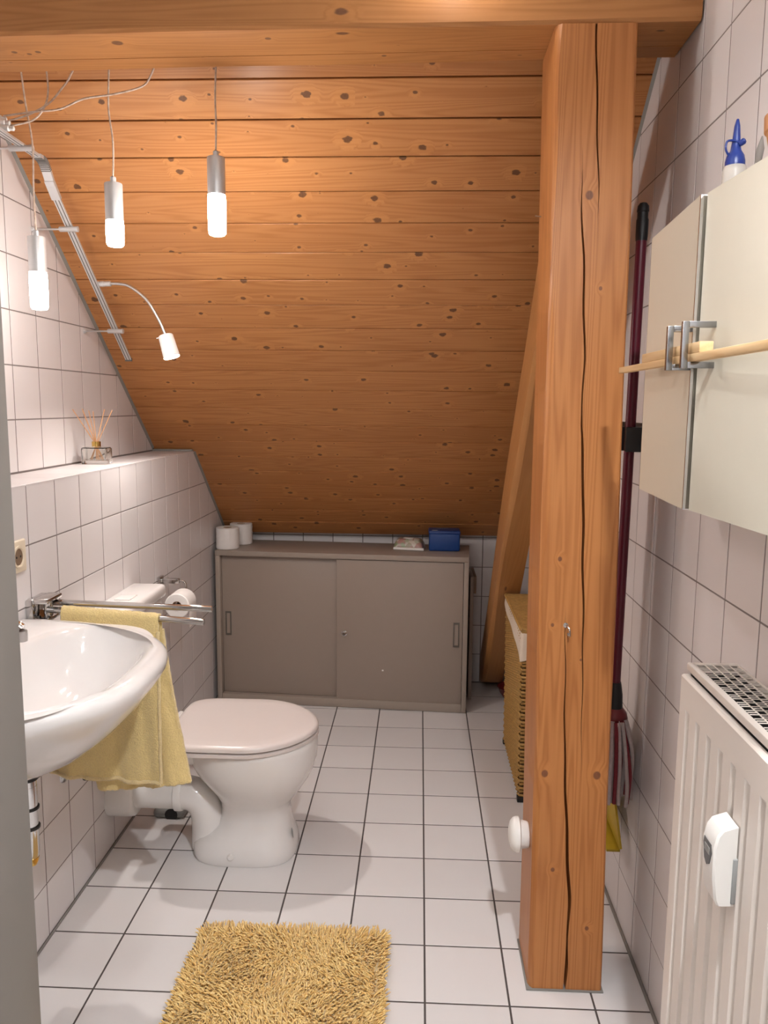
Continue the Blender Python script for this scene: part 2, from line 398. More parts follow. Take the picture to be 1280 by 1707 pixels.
# ------------------------------------------------------------------ knee wall, front wall, partition and door frame
wb = obj('wall_back', MB().box((XU-0.1, YB+G, -0.1), (XR+0.1, YB+0.14, 0.86)), 'wall_grout'); tag(wb, 'low tiled knee wall under the sloped ceiling', kind='structure')
tiling(wb, 'wall_tile', (0, YB, 0), (1, 0, 0), (0, 0, 1), lines(0.09, TW, XL, XR), lines(0, TW, 0.004, 0.80), 0.0034, [])
wf = obj('wall_front', MB().box((XU-0.1, YF-0.12, -0.1), (XR+0.12, YF, ZC+0.1)), 'plaster'); tag(wf, 'plain plaster wall behind the camera', kind='structure')
wp = obj('wall_partition', MB().box((XU, -2.83, 0.0), (-0.004, -2.715, ZC)), 'frame_light'); tag(wp, 'grey partition wall at the left edge', kind='structure')
jam = MB().box((-0.006, -2.86, 0.0), (0.010, -2.700, ZC), 0.002)
jam.box((0.008, -2.85, 0.0), (0.016, -2.712, ZC)).box((0.0145, -2.84, 0.0), (0.0335, -2.698, ZC), 0.004)
dj = obj('door_1', jam, 'steel_grey'); obj('groove_shade', MB().box((0.0102, -2.713, 0.0), (0.0150, -2.7035, ZC), 0.001), 'black_plastic', dj); tag(dj, 'grey steel door frame edge close to the camera', kind='structure')  # dark strip makes the shallow groove of the frame look shaded
# ------------------------------------------------------------------ ceilings
cf = obj('ceiling_front', MB().box((XU-0.1, YF-0.1, ZC), (XR+0.1, -1.47, ZC+0.08)), 'plaster'); tag(cf, 'flat plaster ceiling in front of the beam', kind='structure')
nrm = Vector((0, SM, 1)).normalized(); along = Vector((0, 1, -SM)).normalized()
PY0, PP = -1.231, 0.0849
def sl_pt(x, y, off): p = Vector((x, y, slope_z(y))); return p + nrm*off
bm = MB(); a, b = -1.56, 0.548
bm.rings([[tuple(sl_pt(x, y, o)) for x, y, o in ((XU-0.05, a, 0.012), (XR+0.05, a, 0.012), (XR+0.05, a, 0.06), (XU-0.05, a, 0.06))],
          [tuple(sl_pt(x, y, o)) for x, y, o in ((XU-0.05, b, 0.012), (XR+0.05, b, 0.012), (XR+0.05, b, 0.06), (XU-0.05, b, 0.06))]])
ce = obj('ceiling', bm, 'plank_gap'); tag(ce, 'sloped ceiling of knotty pine boards', kind='structure')
PW = PP*math.sqrt(1+SM*SM)
pm = {}
for k in range(-4, 21):
    y0 = PY0 + k*PP; gap = 0.0046 if k < 1 else 0.0038 if k < 4 else 0.0034
    if gap not in pm:
        hw = PW/2-gap/2; c = 0.0012
        m = MB(); L0, L1 = XU+0.003, XR-0.003
        sec = [(-hw, 0.014), (hw, 0.014), (hw, c), (hw-c, 0), (-hw+c, 0), (-hw, c)]
        m.rings([[(L0, p[0], p[1]) for p in sec], [(L1, p[0], p[1]) for p in sec]])
        pm[gap] = m.mesh('plank', 20); pm[gap].materials.append(MAT['pine_plank'])
    o = bpy.data.objects.new('plank', pm[gap]); COL.objects.link(o); o.parent = ce
    ctr = sl_pt(0, y0+PP/2, random.uniform(-0.0004, 0.0008))
    o.matrix_local = Matrix.Translation(ctr) @ Matrix((Vector((1, 0, 0)), along, nrm)).transposed().to_4x4()
# sealing strips where the boards meet the left walls
def strip(name, x, ya, yb, label):
    m = MB(); w_ = 0.010
    def ring(y): return [tuple(sl_pt(x+dx, y, o)) for dx, o in ((0.0, -w_), (w_*0.7, -0.001), (w_*0.7, 0.004), (-0.001, 0.004), (-0.001, -w_))]
    m.rings([ring(ya), ring(yb)]); tag(obj(name, m, 'silicone'), label, kind='structure')
m = MB()  # grey strip along the right wall stands in for shading under the boards
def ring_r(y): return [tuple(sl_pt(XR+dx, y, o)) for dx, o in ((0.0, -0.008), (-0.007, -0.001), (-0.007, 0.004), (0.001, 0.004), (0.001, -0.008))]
m.rings([ring_r(-1.38), ring_r(YB-0.01)]); tag(obj('trim_4', m, 'silicone'), 'thin grey strip in place of shading between boards and right wall', kind='structure')
strip('trim_1', XU, -1.35, -0.004, 'grey sealing strip between boards and upper left wall')
strip('trim_2', XL, slope_y(LEDGE)+0.002, YB-0.01, 'grey sealing strip between boards and ledge wall')
m = MB().box((XU, -0.012, LEDGE), (XL+0.0, 0.012, LEDGE+0.008), 0.002)
m2 = MB().box((XL, -2.7, -0.001), (XL+0.006, YB, 0.005), 0.0015); tag(obj('baseboard_left', m2, 'silicone'), 'grey sealing joint along the ledge wall', kind='structure')
m2 = MB().box((XR-0.007, YF, -0.001), (XR, YB, 0.006), 0.0015); tag(obj('baseboard_right', m2, 'silicone'), 'grey sealing joint along the right wall', kind='structure')
tag(obj('trim_3', m, 'silicone'), 'grey sealing strip at the end of the ledge', kind='structure')

# ------------------------------------------------------------------ timber: beam, post, brace
def loft_x(secs): return MB().rings(secs)
secs = []
for i in range(13):
    f_ = i/12; x = XU+0.002+(XR-XU-0.006)*f_
    yf, yb = -1.543-0.028*f_, -1.345-0.043*f_
    n1, n2 = 0.003*math.sin(9*f_+1), 0.003*math.sin(13*f_)
    ym = yf+(yb-yf)*(0.64+0.03*math.sin(3*f_)); z0 = 2.217
    secs.append([(x, yf+n1, ZC-0.003), (x, yf+n1, z0+0.007), (x, yf+n1+0.006, z0), (x, ym-0.0012, z0), (x, ym, z0+0.012), (x, ym+0.0012, z0),
                 (x, yb-0.008+n2, z0), (x, yb+n2, z0+0.010), (x, yb+n2, 2.36), (x, yb-0.10, ZC-0.003)])
beam = thing('ceiling_beam', 'thick horizontal pine beam crossing above the wooden post', 'beam', (0.08, -1.46, 2.217))
bt = obj('timber', MB().rings(secs), 'pine_beam', beam, 25)

post = thing('wooden_post', 'square fir post with long vertical cracks standing on the tiles', 'post', (0.745, -1.475, 0))
H = 2.216
def lerp(tab, z):
    if z <= tab[0][0]: return tab[0][1]
    for (a, va), (b, vb) in zip(tab, tab[1:]):
        if z <= b: return va+(vb-va)*(z-a)/(b-a)
    return tab[-1][1]
# crack centre lines: offset from the left front edge by height, and their widths
cA = ([(1.80, 0.1006), (1.90, 0.0984), (1.989, 0.0938), (2.084, 0.0888), (2.216, 0.0837)], [(1.80, 0), (1.86, 0.0012), (1.92, 0.003), (2.05, 0.0042), (2.22, 0.0045)])
cB = ([(0.56, 0.1087), (0.70, 0.1067), (0.83, 0.1047), (0.93, 0.1024), (1.125, 0.0939), (1.26, 0.0889), (1.38, 0.0792), (1.526, 0.0805), (1.743, 0.0713), (1.862, 0.0638), (1.95, 0.0625)],
      [(0.56, 0), (0.70, 0.0016), (0.95, 0.004), (1.15, 0.0062), (1.33, 0.0055), (1.42, 0.0035), (1.6, 0.0048), (1.8, 0.0042), (1.88, 0.0018), (1.96, 0)])
cC = ([(0.0, 0.088), (0.083, 0.0912), (0.242, 0.0916), (0.397, 0.0806), (0.623, 0.0688), (0.842, 0.0643), (0.928, 0.0614), (1.0, 0.061)], [(0.0, 0.006), (0.06, 0.009), (0.12, 0.004), (0.25, 0.008), (0.5, 0.006), (0.75, 0.003), (0.90, 0.0015), (0.96, 0)])
secs = []; NZ = 90
for i in range(NZ+1):
    z = H*i/NZ; f_ = z/H
    x0 = 0.660-0.012*f_+0.0015*math.sin(z*5); x1 = 0.838-0.022*f_+0.001*math.sin(z*7+1)
    yf = -1.566+0.0015*math.sin(z*4); yb = -1.390
    ch = 0.010+0.004*math.sin(z*6.1)+0.003*math.sin(z*17)
    cd = 0.014+0.003*math.sin(z*9+2)
    cr = []
    for (ct, wt) in (cC, cB, cA):
        cr.append([x0+lerp(ct, z)+0.0012*math.sin(z*33+len(cr)), lerp(wt, z)])
    # keep the cracks in left-to-right order
    xs = x0+ch+0.004; row = []
    for c_, w_ in cr:
        c_ = max(c_, xs+w_/2+0.0005); row.append((c_, w_)); xs = c_+w_/2+0.0005
    pts = [(x0, yb+0.004), (x0, yf+cd), (x0+ch*0.45, yf+cd*0.35), (x0+ch, yf)]
    for c_, w_ in row:
        dp = min(0.05, w_*7)
        pts += [(c_-w_/2, yf), (c_-w_*0.18, yf+dp), (c_+w_*0.18, yf+dp), (c_+w_/2+0.0001, yf)]
    pts += [(x1-0.004, yf), (x1, yf+0.004), (x1, yb-0.004), (x1-0.004, yb), (x0+0.004, yb)]
    secs.append([(p[0], p[1], z) for p in pts])
obj('timber', MB().rings(secs), 'fir_post', post, 25)
m = MB().box((0.655, -1.571, 0.0003), (0.843, -1.385, 0.004), 0.001); obj('floor_joint', m, 'silicone', post)
br = thing('brace_timber', 'slanted wooden brace leaning from the knee wall up to the post', 'brace', (0.75, 0.55, 0))
ZU0, ZS = 0.762, 1.035
def bz(y): return ZU0-ZS*y+0.02*math.exp(-((y+0.4)/0.5)**2)
tops = [YB-0.002, 0.45, 0.3, 0.15, 0.0, -0.15, -0.3, -0.45, -0.6, -0.8, -1.0, -1.2, -1.388]
secs = []
for y in tops:
    zu = bz(y); zl = max(0.001, ZU0-ZS*y-0.232)
    if y == tops[0]: zl = 0.001
    xa, xb = 0.700+0.002*math.sin(5*y), 0.800+0.002*math.sin(4*y+1); ch = 0.016+0.005*math.sin(7*y)
    # the front-lower left arris is waney
    secs.append([(xa, y, zu), (xb, y, zu), (xb, y, zl), (xa+ch, y, zl), (xa+ch*0.4, y, min(zu, zl+ch*0.6)), (xa, y, min(zu, zl+ch*1.5))])
obj('timber', MB().rings(secs), 'fir_brace', br, 30)
knob = thing('door_stop_knob', 'round white door stop knob on the side of the post', 'door stop', (0.660, -1.49, 0.364))
obj('foot', MB().lathe([(0.030, 0.0), (0.032, 0.004), (0.034, 0.018), (0.034, 0.022)], (0.659, -1.49, 0.364), (-1, 0, 0)), 'white_pvc', knob)
obj('cap', MB().lathe([(0.036, 0.021), (0.0425, 0.024), (0.0425, 0.030), (0.040, 0.037), (0.032, 0.044), (0.018, 0.048), (0.004, 0.049)], (0.659, -1.49, 0.364), (-1, 0, 0), 36), 'white_paint', knob)
hook = thing('screw_hook', 'small shiny hook screwed into the front of the post', 'hook', (0.722, -1.567, 0.918))
obj('plate', MB().lathe([(0.006, 0), (0.006, 0.002)], (0.716, -1.5655, 0.925), (0, -1, 0), 14), 'chrome', hook)
obj('loop', MB().tube(spline([(0.716, -1.566, 0.925), (0.718, -1.580, 0.926), (0.722, -1.586, 0.918), (0.723, -1.584, 0.905), (0.722, -1.576, 0.901), (0.721, -1.572, 0.908)], 6), 0.0022, 8), 'chrome', hook)
nail = obj('nail', MB().tube([(0.672, -1.412, 1.861), (0.636, -1.420, 1.864)], 0.0013, 6), 'brushed'); tag(nail, 'thin bent nail sticking out of the left side of the post', 'nail')

# ------------------------------------------------------------------ sliding-door cabinet (turned a little)
cab = thing('sliding_door_cabinet', 'low grey-beige office cabinet with two sliding doors under the slope', 'cabinet', (0.0, 0.22, 0))
CA = math.radians(-3.55); CP = Vector((0.606, 0.181, 0)); CM = Matrix.Translation(CP) @ Matrix.Rotation(CA, 4, 'Z')
CWD, CDP, CHT = 1.190, 0.315, 0.742
def cbox(mb, a, b, bev=0.0): n = MB().box(a, b, bev); xform(n, CM); mb.add(n.v, n.f); return mb
T_ = 0.022
for nm, a, b in (('top', (-CWD, -0.004, CHT-0.024), (0, CDP, CHT)), ('side', (-CWD, 0, 0.002), (-CWD+T_, CDP, CHT-0.0245)), ('side', (-T_, 0, 0.002), (0, CDP, CHT-0.0245)),
                 ('base', (-CWD+T_+0.001, 0.0, 0.002), (-T_-0.001, CDP, 0.042)), ('back_panel', (-CWD+T_+0.001, CDP-0.010, 0.043), (-T_-0.001, CDP, CHT-0.025))):
    obj(nm, cbox(MB(), a, b, 0.0015), 'cabinet_body', cab)
dl = obj('door', cbox(MB(), (-CWD+T_+0.002, 0.026, 0.044), (-0.600, 0.042, CHT-0.026), 0.0012), 'cabinet_grey', cab)
dr = obj('door', cbox(MB(), (-0.612, 0.006, 0.030), (-T_-0.002, 0.022, CHT-0.028), 0.0012), 'cabinet_grey', cab)
def recess(par, xc, yf, zc):
    h = MB(); ow, oh, iw, ih = 0.014, 0.058, 0.0085, 0.050
    for a, b in (((-ow, 0, -oh), (-iw, 0, oh)), ((iw, 0, -oh), (ow, 0, oh)), ((-iw, 0, ih), (iw, 0, oh)), ((-iw, 0, -oh), (iw, 0, -ih))):
        cbox(h, (xc+a[0], yf-0.0045, zc+a[2]), (xc+b[0], yf, zc+b[2]), 0.0008)
    obj('handle_frame', h, 'dark_recess', par)
    obj('handle_recess', cbox(MB(), (xc-iw, yf-0.0006, zc-ih), (xc+iw, yf+0.0002, zc+ih)), 'cabinet_grey', par)
recess(dl, -CWD+T_+0.030, 0.026, 0.385); recess(dr, -0.052, 0.006, 0.375)
lk = MB().lathe([(0.0135, 0), (0.0135, 0.003), (0.0105, 0.004), (0.0105, 0.010), (0.008, 0.0115), (0.0078, 0.010), (0.002, 0.010)], (-0.575, 0.006, 0.362), (0, -1, 0), 24); xform(lk, CM)
lo = obj('lock', lk, 'chrome', dr); obj('keyhole', cbox(MB(), (-0.5758, -0.0050, 0.357), (-0.5742, -0.0042, 0.367)), 'black_hole', dr)
obj('paint_chip', cbox(MB(), (-0.396, 0.0054, 0.186), (-0.388, 0.0062, 0.193)), 'white_paint', dr)
# leaning panels right of the cabinet
lp = thing('spare_shelf_board', 'narrow grey board standing between cabinet and brace', 'board', (0.64, 0.40, 0))
obj('board', MB().box((0.626, 0.36, 0.002), (0.642, 0.585, 0.612), 0.001), 'cabinet_grey', lp)
obj('edge_band', MB().box((0.643, 0.365, 0.530), (0.655, 0.58, 0.613), 0.001), 'panel_brown', lp)
bw = thing('red_bowl', 'dark red plastic bowl on the floor beside the hamper', 'bowl', (0.858, 0.40, 0))
obj('shell', MB().lathe([(0.044, 0.002), (0.056, 0.004), (0.074, 0.03), (0.082, 0.056), (0.085, 0.058), (0.079, 0.058), (0.070, 0.03), (0.05, 0.010), (0.01, 0.009)], (0.858, 0.40, 0), seg=36), 'red_plastic', bw)

# things on the cabinet
TOP = CHT
def toilet_roll(x, y, z, lab):
    t_ = thing('toilet_roll', lab, 'toilet roll', (x, y, z), 'spare toilet rolls on the cabinet')
    p = [(0.0205, 0.0), (0.052, 0.0), (0.0545, 0.002)]
    for k in range(1, 12): p.append((0.0545+0.0006*math.sin(k*2.1), 0.002+0.096*k/12))
    p += [(0.0545, 0.098), (0.052, 0.100), (0.0205, 0.100)]
    m = MB(); seg = 36; rs = []
    for r, h in p: rs.append([(x+r*math.cos(2*PI*j/seg), y+r*math.sin(2*PI*j/seg), z+h) for j in range(seg)])
    m.rings(rs+[rs[0]], False, False); obj('paper', m, 'paper', t_)
    obj('core', MB().lathe([(0.0203, 0.001), (0.0203, 0.0995), (0.0188, 0.0995), (0.0188, 0.001), (0.0203, 0.001)], (x, y, z), cap=False), 'cardboard', t_)
    obj('loose_end', MB().prism([(x+0.020, y-0.0512), (x+0.002, y-0.0556), (x+0.0022, y-0.0562), (x+0.0205, y-0.0522)], 'z', z+0.003, z+0.097), 'paper', t_)
toilet_roll(-0.535, 0.318, TOP+0.0004, 'white toilet roll at the front left corner of the cabinet')
toilet_roll(-0.500, 0.450, TOP+0.0004, 'white toilet roll half hidden behind another roll')
bb = thing('blue_box', 'small blue plastic box with dark lid on the cabinet', 'box', (0.497, 0.375, TOP))
obj('body', MB().box((0.424, 0.318, TOP+0.0005), (0.570, 0.43, TOP+0.084), 0.008, seg=3), 'blue_box', bb)
lid = obj('lid', MB().box((0.422, 0.322, TOP+0.078), (0.572, 0.432, TOP+0.097), 0.006, seg=3), 'blue_lid', bb)
obj('label_strip', MB().box((0.438, 0.336, TOP+0.0966), (0.464, 0.346, TOP+0.0974)), 'paper', lid)
obj('label_strip', MB().box((0.46, 0.405, TOP+0.0966), (0.515, 0.411, TOP+0.0974)), 'grey_strip', lid)
wpk = thing('wet_wipes_pack', 'flat printed plastic pack of wipes beside the blue box', 'wipes pack', (0.33, 0.37, TOP))
m = MB(); nx, ny = 18, 10; top = []; bot = []
for j in range(ny+1):
    for i in range(nx+1):
        u_, v_ = i/nx*2-1, j/ny*2-1
        h = 0.004+0.046*max(0, (1-abs(u_)**7))**0.7*max(0, (1-abs(v_)**5))**0.6+0.002*math.sin(9*u_+4*v_)*(1-abs(u_))
        x = 0.330+0.072*u_*(1+0.03*v_)+0.006*v_; y = 0.385+0.050*v_-0.012*u_
        top.append((x, y, TOP+0.001+h)); bot.append((x, y, TOP+0.0008))
N = len(top); fs = []
for j in range(ny):
    for i in range(nx):
        a = j*(nx+1)+i; fs += [(a, a+1, a+nx+2, a+nx+1), (N+a+nx+1, N+a+nx+2, N+a+1, N+a)]
ed = [i for i in range(nx+1)]+[j*(nx+1)+nx for j in range(1, ny+1)]+[ny*(nx+1)+i for i in range(nx-1, -1, -1)]+[j*(nx+1) for j in range(ny-1, 0, -1)]
for k in range(len(ed)): a, b = ed[k], ed[(k+1) % len(ed)]; fs.append((a, N+a, N+b, b))
obj('pouch', m.add(top+bot, fs), 'wipes_print', wpk, 60)
obj('seal', MB().box((0.254, 0.326, TOP+0.001), (0.402, 0.340, TOP+0.013), 0.004, Matrix.Rotation(-0.17, 4, 'Z')), 'paper', wpk)
obj('flap', MB().box((0.302, 0.365, TOP+0.049), (0.350, 0.395, TOP+0.053), 0.002, Matrix.Rotation(-0.15, 4, 'Z')), 'white_pvc', wpk)

# ------------------------------------------------------------------ toilet
YT = -0.975
def sup(cx, cy, ax0, ax1, hw, n, seg=44, z=0.0, xb=None):
    """egg outline: ax0 back half length, ax1 front half length"""
    r = []
    for j in range(seg):
        t_ = 2*PI*j/seg; c, s_ = math.cos(t_), math.sin(t_)
        ex = 2.0/n
        x = (ax1 if c > 0 else ax0)*math.copysign(abs(c)**ex, c); y = hw*math.copysign(abs(s_)**ex, s_)
        r.append((cx+x, cy+y, z))
    return r
to = thing('toilet', 'white floor-standing ceramic toilet with closed lid', 'toilet', (-0.17, YT, 0))
rs = []
for z, xa, xb, hw, n in ((0.001, -0.330, -0.004, 0.126, 3.0), (0.012, -0.333, -0.001, 0.129, 3.0), (0.040, -0.331, -0.006, 0.127, 3.0), (0.062, -0.318, -0.012, 0.118, 2.8), (0.080, -0.290, -0.017, 0.107, 2.6), (0.10, -0.256, -0.021, 0.098, 2.5), (0.13, -0.246, -0.025, 0.094, 2.4),
                         (0.155, -0.245, -0.027, 0.096, 2.3), (0.180, -0.250, -0.014, 0.110, 2.2), (0.215, -0.268, 0.012, 0.135, 2.2), (0.252, -0.298, 0.036, 0.160, 2.15), (0.285, -0.322, 0.052, 0.175, 2.15), (0.315, -0.338, 0.060, 0.184, 2.15),
                         (0.345, -0.348, 0.063, 0.189, 2.15), (0.372, -0.350, 0.062, 0.190, 2.15), (0.384, -0.350, 0.060, 0.189, 2.15), (0.388, -0.345, 0.056, 0.185, 2.15)):
    c = xa+(xb-xa)*0.50; rs.append(sup(c, YT, c-xa, xb-c, hw, n, 48, z))
bowl = obj('bowl', MB().rings(rs), 'ceramic', to, 60)
obj('rear_deck', MB().box((-0.465, YT-0.125, 0.325), (-0.28, YT+0.125, 0.386), 0.020, seg=4), 'ceramic', to, 50)
tr = spline([(-0.286, YT-0.02, 0.015), (-0.286, YT-0.02, 0.07), (-0.290, YT-0.02, 0.125), (-0.308, YT-0.02, 0.163), (-0.338, YT-0.02, 0.184), (-0.378, YT-0.02, 0.188)], 7)
trap = MB().tube(tr, [0.056-0.003*min(1, i/(len(tr)*0.6)) for i in range(len(tr))], 28); obj('trap', trap, 'ceramic', to, 60)
obj('bolt_cap', MB().lathe([(0.011, 0), (0.011, 0.004), (0.007, 0.008), (0.001, 0.009)], (-0.192, YT-0.126, 0.034), (0, -1, 0.25), 16), 'white_pvc', to)
mk = MB().lathe([(0.0105, 0), (0.0105, 0.0006)], (0.0, 0.0, 0), (0, 0, 1), 20); 
xform(mk, Matrix.Translation((-0.0125, YT-0.045, 0.075)) @ Matrix.Rotation(math.radians(80), 4, 'Y') @ Matrix.Diagonal((1.6, 0.8, 1, 1)))
obj('maker_mark', mk, 'grey_strip', bowl)
def lidring(z, grow, xback=-0.352):
    r = []; cx = -0.150; seg = 72
    for j in range(seg):
        t_ = 2*PI*j/seg; c, s_ = math.cos(t_), math.sin(t_)
        if c >= 0: x = cx+(0.216+grow)*abs(c)**1.0; y = (0.200+grow)*math.copysign(abs(s_)**1.14, s_)
        else: x = cx-(0.242+grow)*abs(c)**0.30; y = (0.200+grow)*math.copysign(abs(s_)**0.26, s_)*(1-0.07*abs(c)**2)
        r.append((x, YT+y, z))
    return r
obj('seat', MB().rings([lidring(0.3885, -0.006), lidring(0.3905, 0.001), lidring(0.3985, 0.001), lidring(0.4005, -0.006)]), 'seat_plastic', to, 50)
obj('lid', MB().rings([lidring(0.4045, -0.008), lidring(0.4065, 0.0), lidring(0.416, 0.0), lidring(0.4215, -0.005), lidring(0.4245, -0.016), lidring(0.4255, -0.05)]), 'seat_plastic', to, 50)
for s_ in (-1, 1): obj('hinge', MB().lathe([(0.010, 0), (0.012, 0.002), (0.012, 0.046), (0.010, 0.048)], (-0.402, YT+s_*0.07-0.024, 0.402), (0, 1, 0), 16), 'white_pvc', to)
ci = thing('toilet_cistern', 'white wall-hung cistern above the toilet behind the towel', 'cistern', (-0.54, YT, 0.455))
obj('tank', MB().box((XL+0.001, YT-0.205, 0.455), (-0.488, YT+0.205, 0.775), 0.022, seg=4), 'ceramic', ci, 50)
obj('tank_lid', MB().box((XL+0.001, YT-0.213, 0.772), (-0.480, YT+0.213, 0.818), 0.014, seg=4), 'ceramic', ci, 50)
obj('flush_button', MB().box((-0.565, YT-0.035, 0.815), (-0.515, YT+0.035, 0.822), 0.003), 'white_pvc', ci)
obj('flush_pipe', MB().tube([(-0.53, YT, 0.46), (-0.53, YT, 0.40), (-0.50, YT, 0.362), (-0.45, YT, 0.355)], 0.023, 16), 'white_pvc', ci, 60)
dp = thing('drain_pipe', 'white plastic drain pipe from the toilet into the tiled wall', 'pipe', (-0.48, YT-0.01, 0.17))
yp = YT-0.02
obj('pipe', MB().lathe([(0.050, 0), (0.050, 0.175)], (-0.540, yp, 0.186), (1, 0, 0), 32), 'white_pvc', dp)
obj('sleeve', MB().lathe([(0.066, 0), (0.0665, 0.004), (0.066, 0.070), (0.064, 0.080), (0.058, 0.086), (0.051, 0.088)], (XL+0.0005, yp, 0.174), (1, 0, 0), 36), 'white_pvc', dp)
obj('seal_ring', MB().lathe([(0.051, 0), (0.0575, 0.003), (0.0575, 0.020), (0.0545, 0.026), (0.051, 0.027)], (-0.390, yp, 0.187), (1, 0, 0), 36), 'white_pvc', dp)
fb = thing('floor_drain_cover', 'small grey plastic fitting on the floor behind the drain pipe', 'fitting', (-0.47, -0.80, 0))
obj('shell', MB().box((-0.53, -0.83, 0.0005), (-0.42, -0.755, 0.032), 0.012, seg=3), 'grey_strip', fb, 50)
obj('slot', MB().lathe([(0.022, 0), (0.022, 0.002)], (-0.465, -0.8295, 0.016), (0, -1, 0), 20), 'black_plastic', fb)

# toilet paper holder
ph = thing('paper_holder', 'chrome toilet paper holder on the ledge wall beside the cistern', 'paper holder', (XL, -0.48, 0.757))
obj('wall_plate', MB().box((XL, -0.512, 0.744), (XL+0.014, -0.466, 0.780), 0.003), 'chrome', ph)
obj('arm', MB().box((XL+0.010, -0.500, 0.754), (-0.520, -0.480, 0.773), 0.004), 'chrome', ph)
obj('hanger', MB().tube(spline([(-0.530, -0.490, 0.764), (-0.508, -0.490, 0.763), (-0.498, -0.490, 0.752), (-0.496, -0.490, 0.733), (-0.496, -0.492, 0.716), (-0.497, -0.505, 0.708), (-0.498, -0.535, 0.7075), (-0.498, -0.608, 0.7075)], 6), 0.004, 10), 'chrome', ph, 60)
hr = thing('hanging_toilet_roll', 'white toilet roll hanging on the chrome holder', 'toilet roll', (-0.498, -0.55, 0.695))
rs = [[(-0.498+r*math.cos(2*PI*j/36), y_, 0.695+r*math.sin(2*PI*j/36)) for j in range(36)] for y_, r in ((-0.600, 0.018), (-0.600, 0.043), (-0.597, 0.046), (-0.512, 0.046), (-0.509, 0.043), (-0.509, 0.018))]
obj('paper', MB().rings(rs+[rs[0]], False, False), 'paper', hr)
obj('core', MB().lathe([(0.0178, 0), (0.0178, 0.090), (0.0165, 0.090), (0.0165, 0), (0.0178, 0)], (-0.498, -0.5995, 0.695), (0, 1, 0), cap=False), 'cardboard', hr)
obj('hanging_sheet', MB().box((-0.4535, -0.598, 0.615), (-0.4525, -0.511, 0.697), 0.0004), 'paper', hr)

# ------------------------------------------------------------------ washbasin
YS = -1.822; RZ = 0.890
wbn = thing('washbasin', 'white ceramic washbasin with wide rounded rim on the left wall', 'washbasin', (XL, YS, RZ))
def D(depth, hw, n, z, x0=XL, seg=40, nx=2.15):
    """half super-ellipse against the wall plus the straight back edge"""
    r = []
    for j in range(seg+1):
        t_ = -PI/2+PI*j/seg; c, s_ = math.cos(t_), math.sin(t_)
        r.append((x0+depth*abs(c)**(2/nx), YS+hw*math.copysign(abs(s_)**(2/n), s_), z))
    for j in range(1, 12): r.append((x0, YS+hw*(1-2*j/12), z))
    return r
x0 = XL+0.0015
outer = [D(0.20, 0.10, 2.2, 0.672, x0), D(0.245, 0.150, 2.2, 0.682, x0), D(0.300, 0.210, 2.2, 0.712, x0), D(0.355, 0.268, 2.3, 0.757, x0), D(0.400, 0.310, 2.4, 0.803, x0), D(0.428, 0.334, 2.5, 0.840, x0),
         D(0.440, 0.344, 2.6, 0.860, x0), D(0.443, 0.346, 2.6, 0.872, x0), D(0.441, 0.344, 2.6, 0.882, x0), D(0.434, 0.338, 2.6, 0.889, x0), D(0.424, 0.329, 2.6, 0.892, x0), D(0.414, 0.321, 2.6, 0.892, x0)]
def I(ax, ay, n, z, cx):
    """inner rings with the same number of points, so that the loft runs rim to drain"""
    r = []; seg = 40
    for j in range(seg+1):
        t_ = -PI/2+PI*j/seg; c, s_ = math.cos(t_), math.sin(t_)
        r.append((cx+ax*abs(c)**(2/n), YS+ay*math.copysign(abs(s_)**(2/n), s_), z))
    for j in range(1, 12):
        t_ = PI/2+PI*j/12; c, s_ = math.cos(t_), math.sin(t_)
        r.append((cx+ax*0.80*c, YS+ay*math.copysign(abs(s_)**(2/n), s_), z))
    return r
inner = [I(0.190, 0.306, 2.5, RZ, -0.388), I(0.180, 0.298, 2.5, RZ-0.004, -0.388), I(0.170, 0.289, 2.45, RZ-0.012, -0.388), I(0.161, 0.279, 2.4, RZ-0.026, -0.388), I(0.150, 0.260, 2.3, RZ-0.055, -0.388), I(0.126, 0.215, 2.2, RZ-0.100, -0.385), I(0.090, 0.145, 2.1, RZ-0.136, -0.382), I(0.045, 0.065, 2, RZ-0.150, -0.38), I(0.022, 0.022, 2, RZ-0.153, -0.38)]
basin = obj('basin', MB().rings(outer+inner), 'ceramic', wbn, 70)
obj('drain', MB().lathe([(0.034, 0), (0.034, 0.003), (0.028, 0.005), (0.02, 0.002), (0.002, 0.002)], (-0.382, YS, RZ-0.153), seg=28), 'chrome', wbn)
tap = thing('basin_tap', 'chrome basin tap at the back of the washbasin', 'tap', (-0.545, YS, RZ))
obj('body', MB().lathe([(0.026, 0), (0.026, 0.004), (0.022, 0.008), (0.021, 0.075), (0.018, 0.085)], (-0.535, YS, RZ-0.002), seg=26), 'chrome', tap)
obj('spout', MB().tube(spline([(-0.53, YS, 0.945), (-0.495, YS, 0.962), (-0.450, YS, 0.970), (-0.432, YS, 0.962)], 6), [0.016]*10+[0.0145]*9, 16), 'chrome', tap, 60)
obj('aerator', MB().lathe([(0.012, 0), (0.0125, 0.010), (0.0125, 0.022)], (-0.4325, YS, 0.940), seg=20), 'brushed', tap)
obj('lever', MB().box((-0.56, YS-0.012, 0.975), (-0.47, YS+0.012, 0.988), 0.004, Matrix.Rotation(-0.2, 4, 'Y')), 'chrome', tap)
sp = thing('bottle_trap', 'chrome bottle trap hanging under the washbasin', 'drain trap', (-0.43, YS, 0.44))
XS = -0.436
obj('tailpipe', MB().lathe([(0.017, 0), (0.017, 0.075)], (XS, YS, 0.615)), 'chrome', sp)
for z in (0.640, 0.575, 0.532): obj('nut', MB().lathe([(0.0178, 0), (0.0205, 0.001), (0.0205, 0.006), (0.0178, 0.007)], (XS, YS, z)), 'black_plastic', sp)
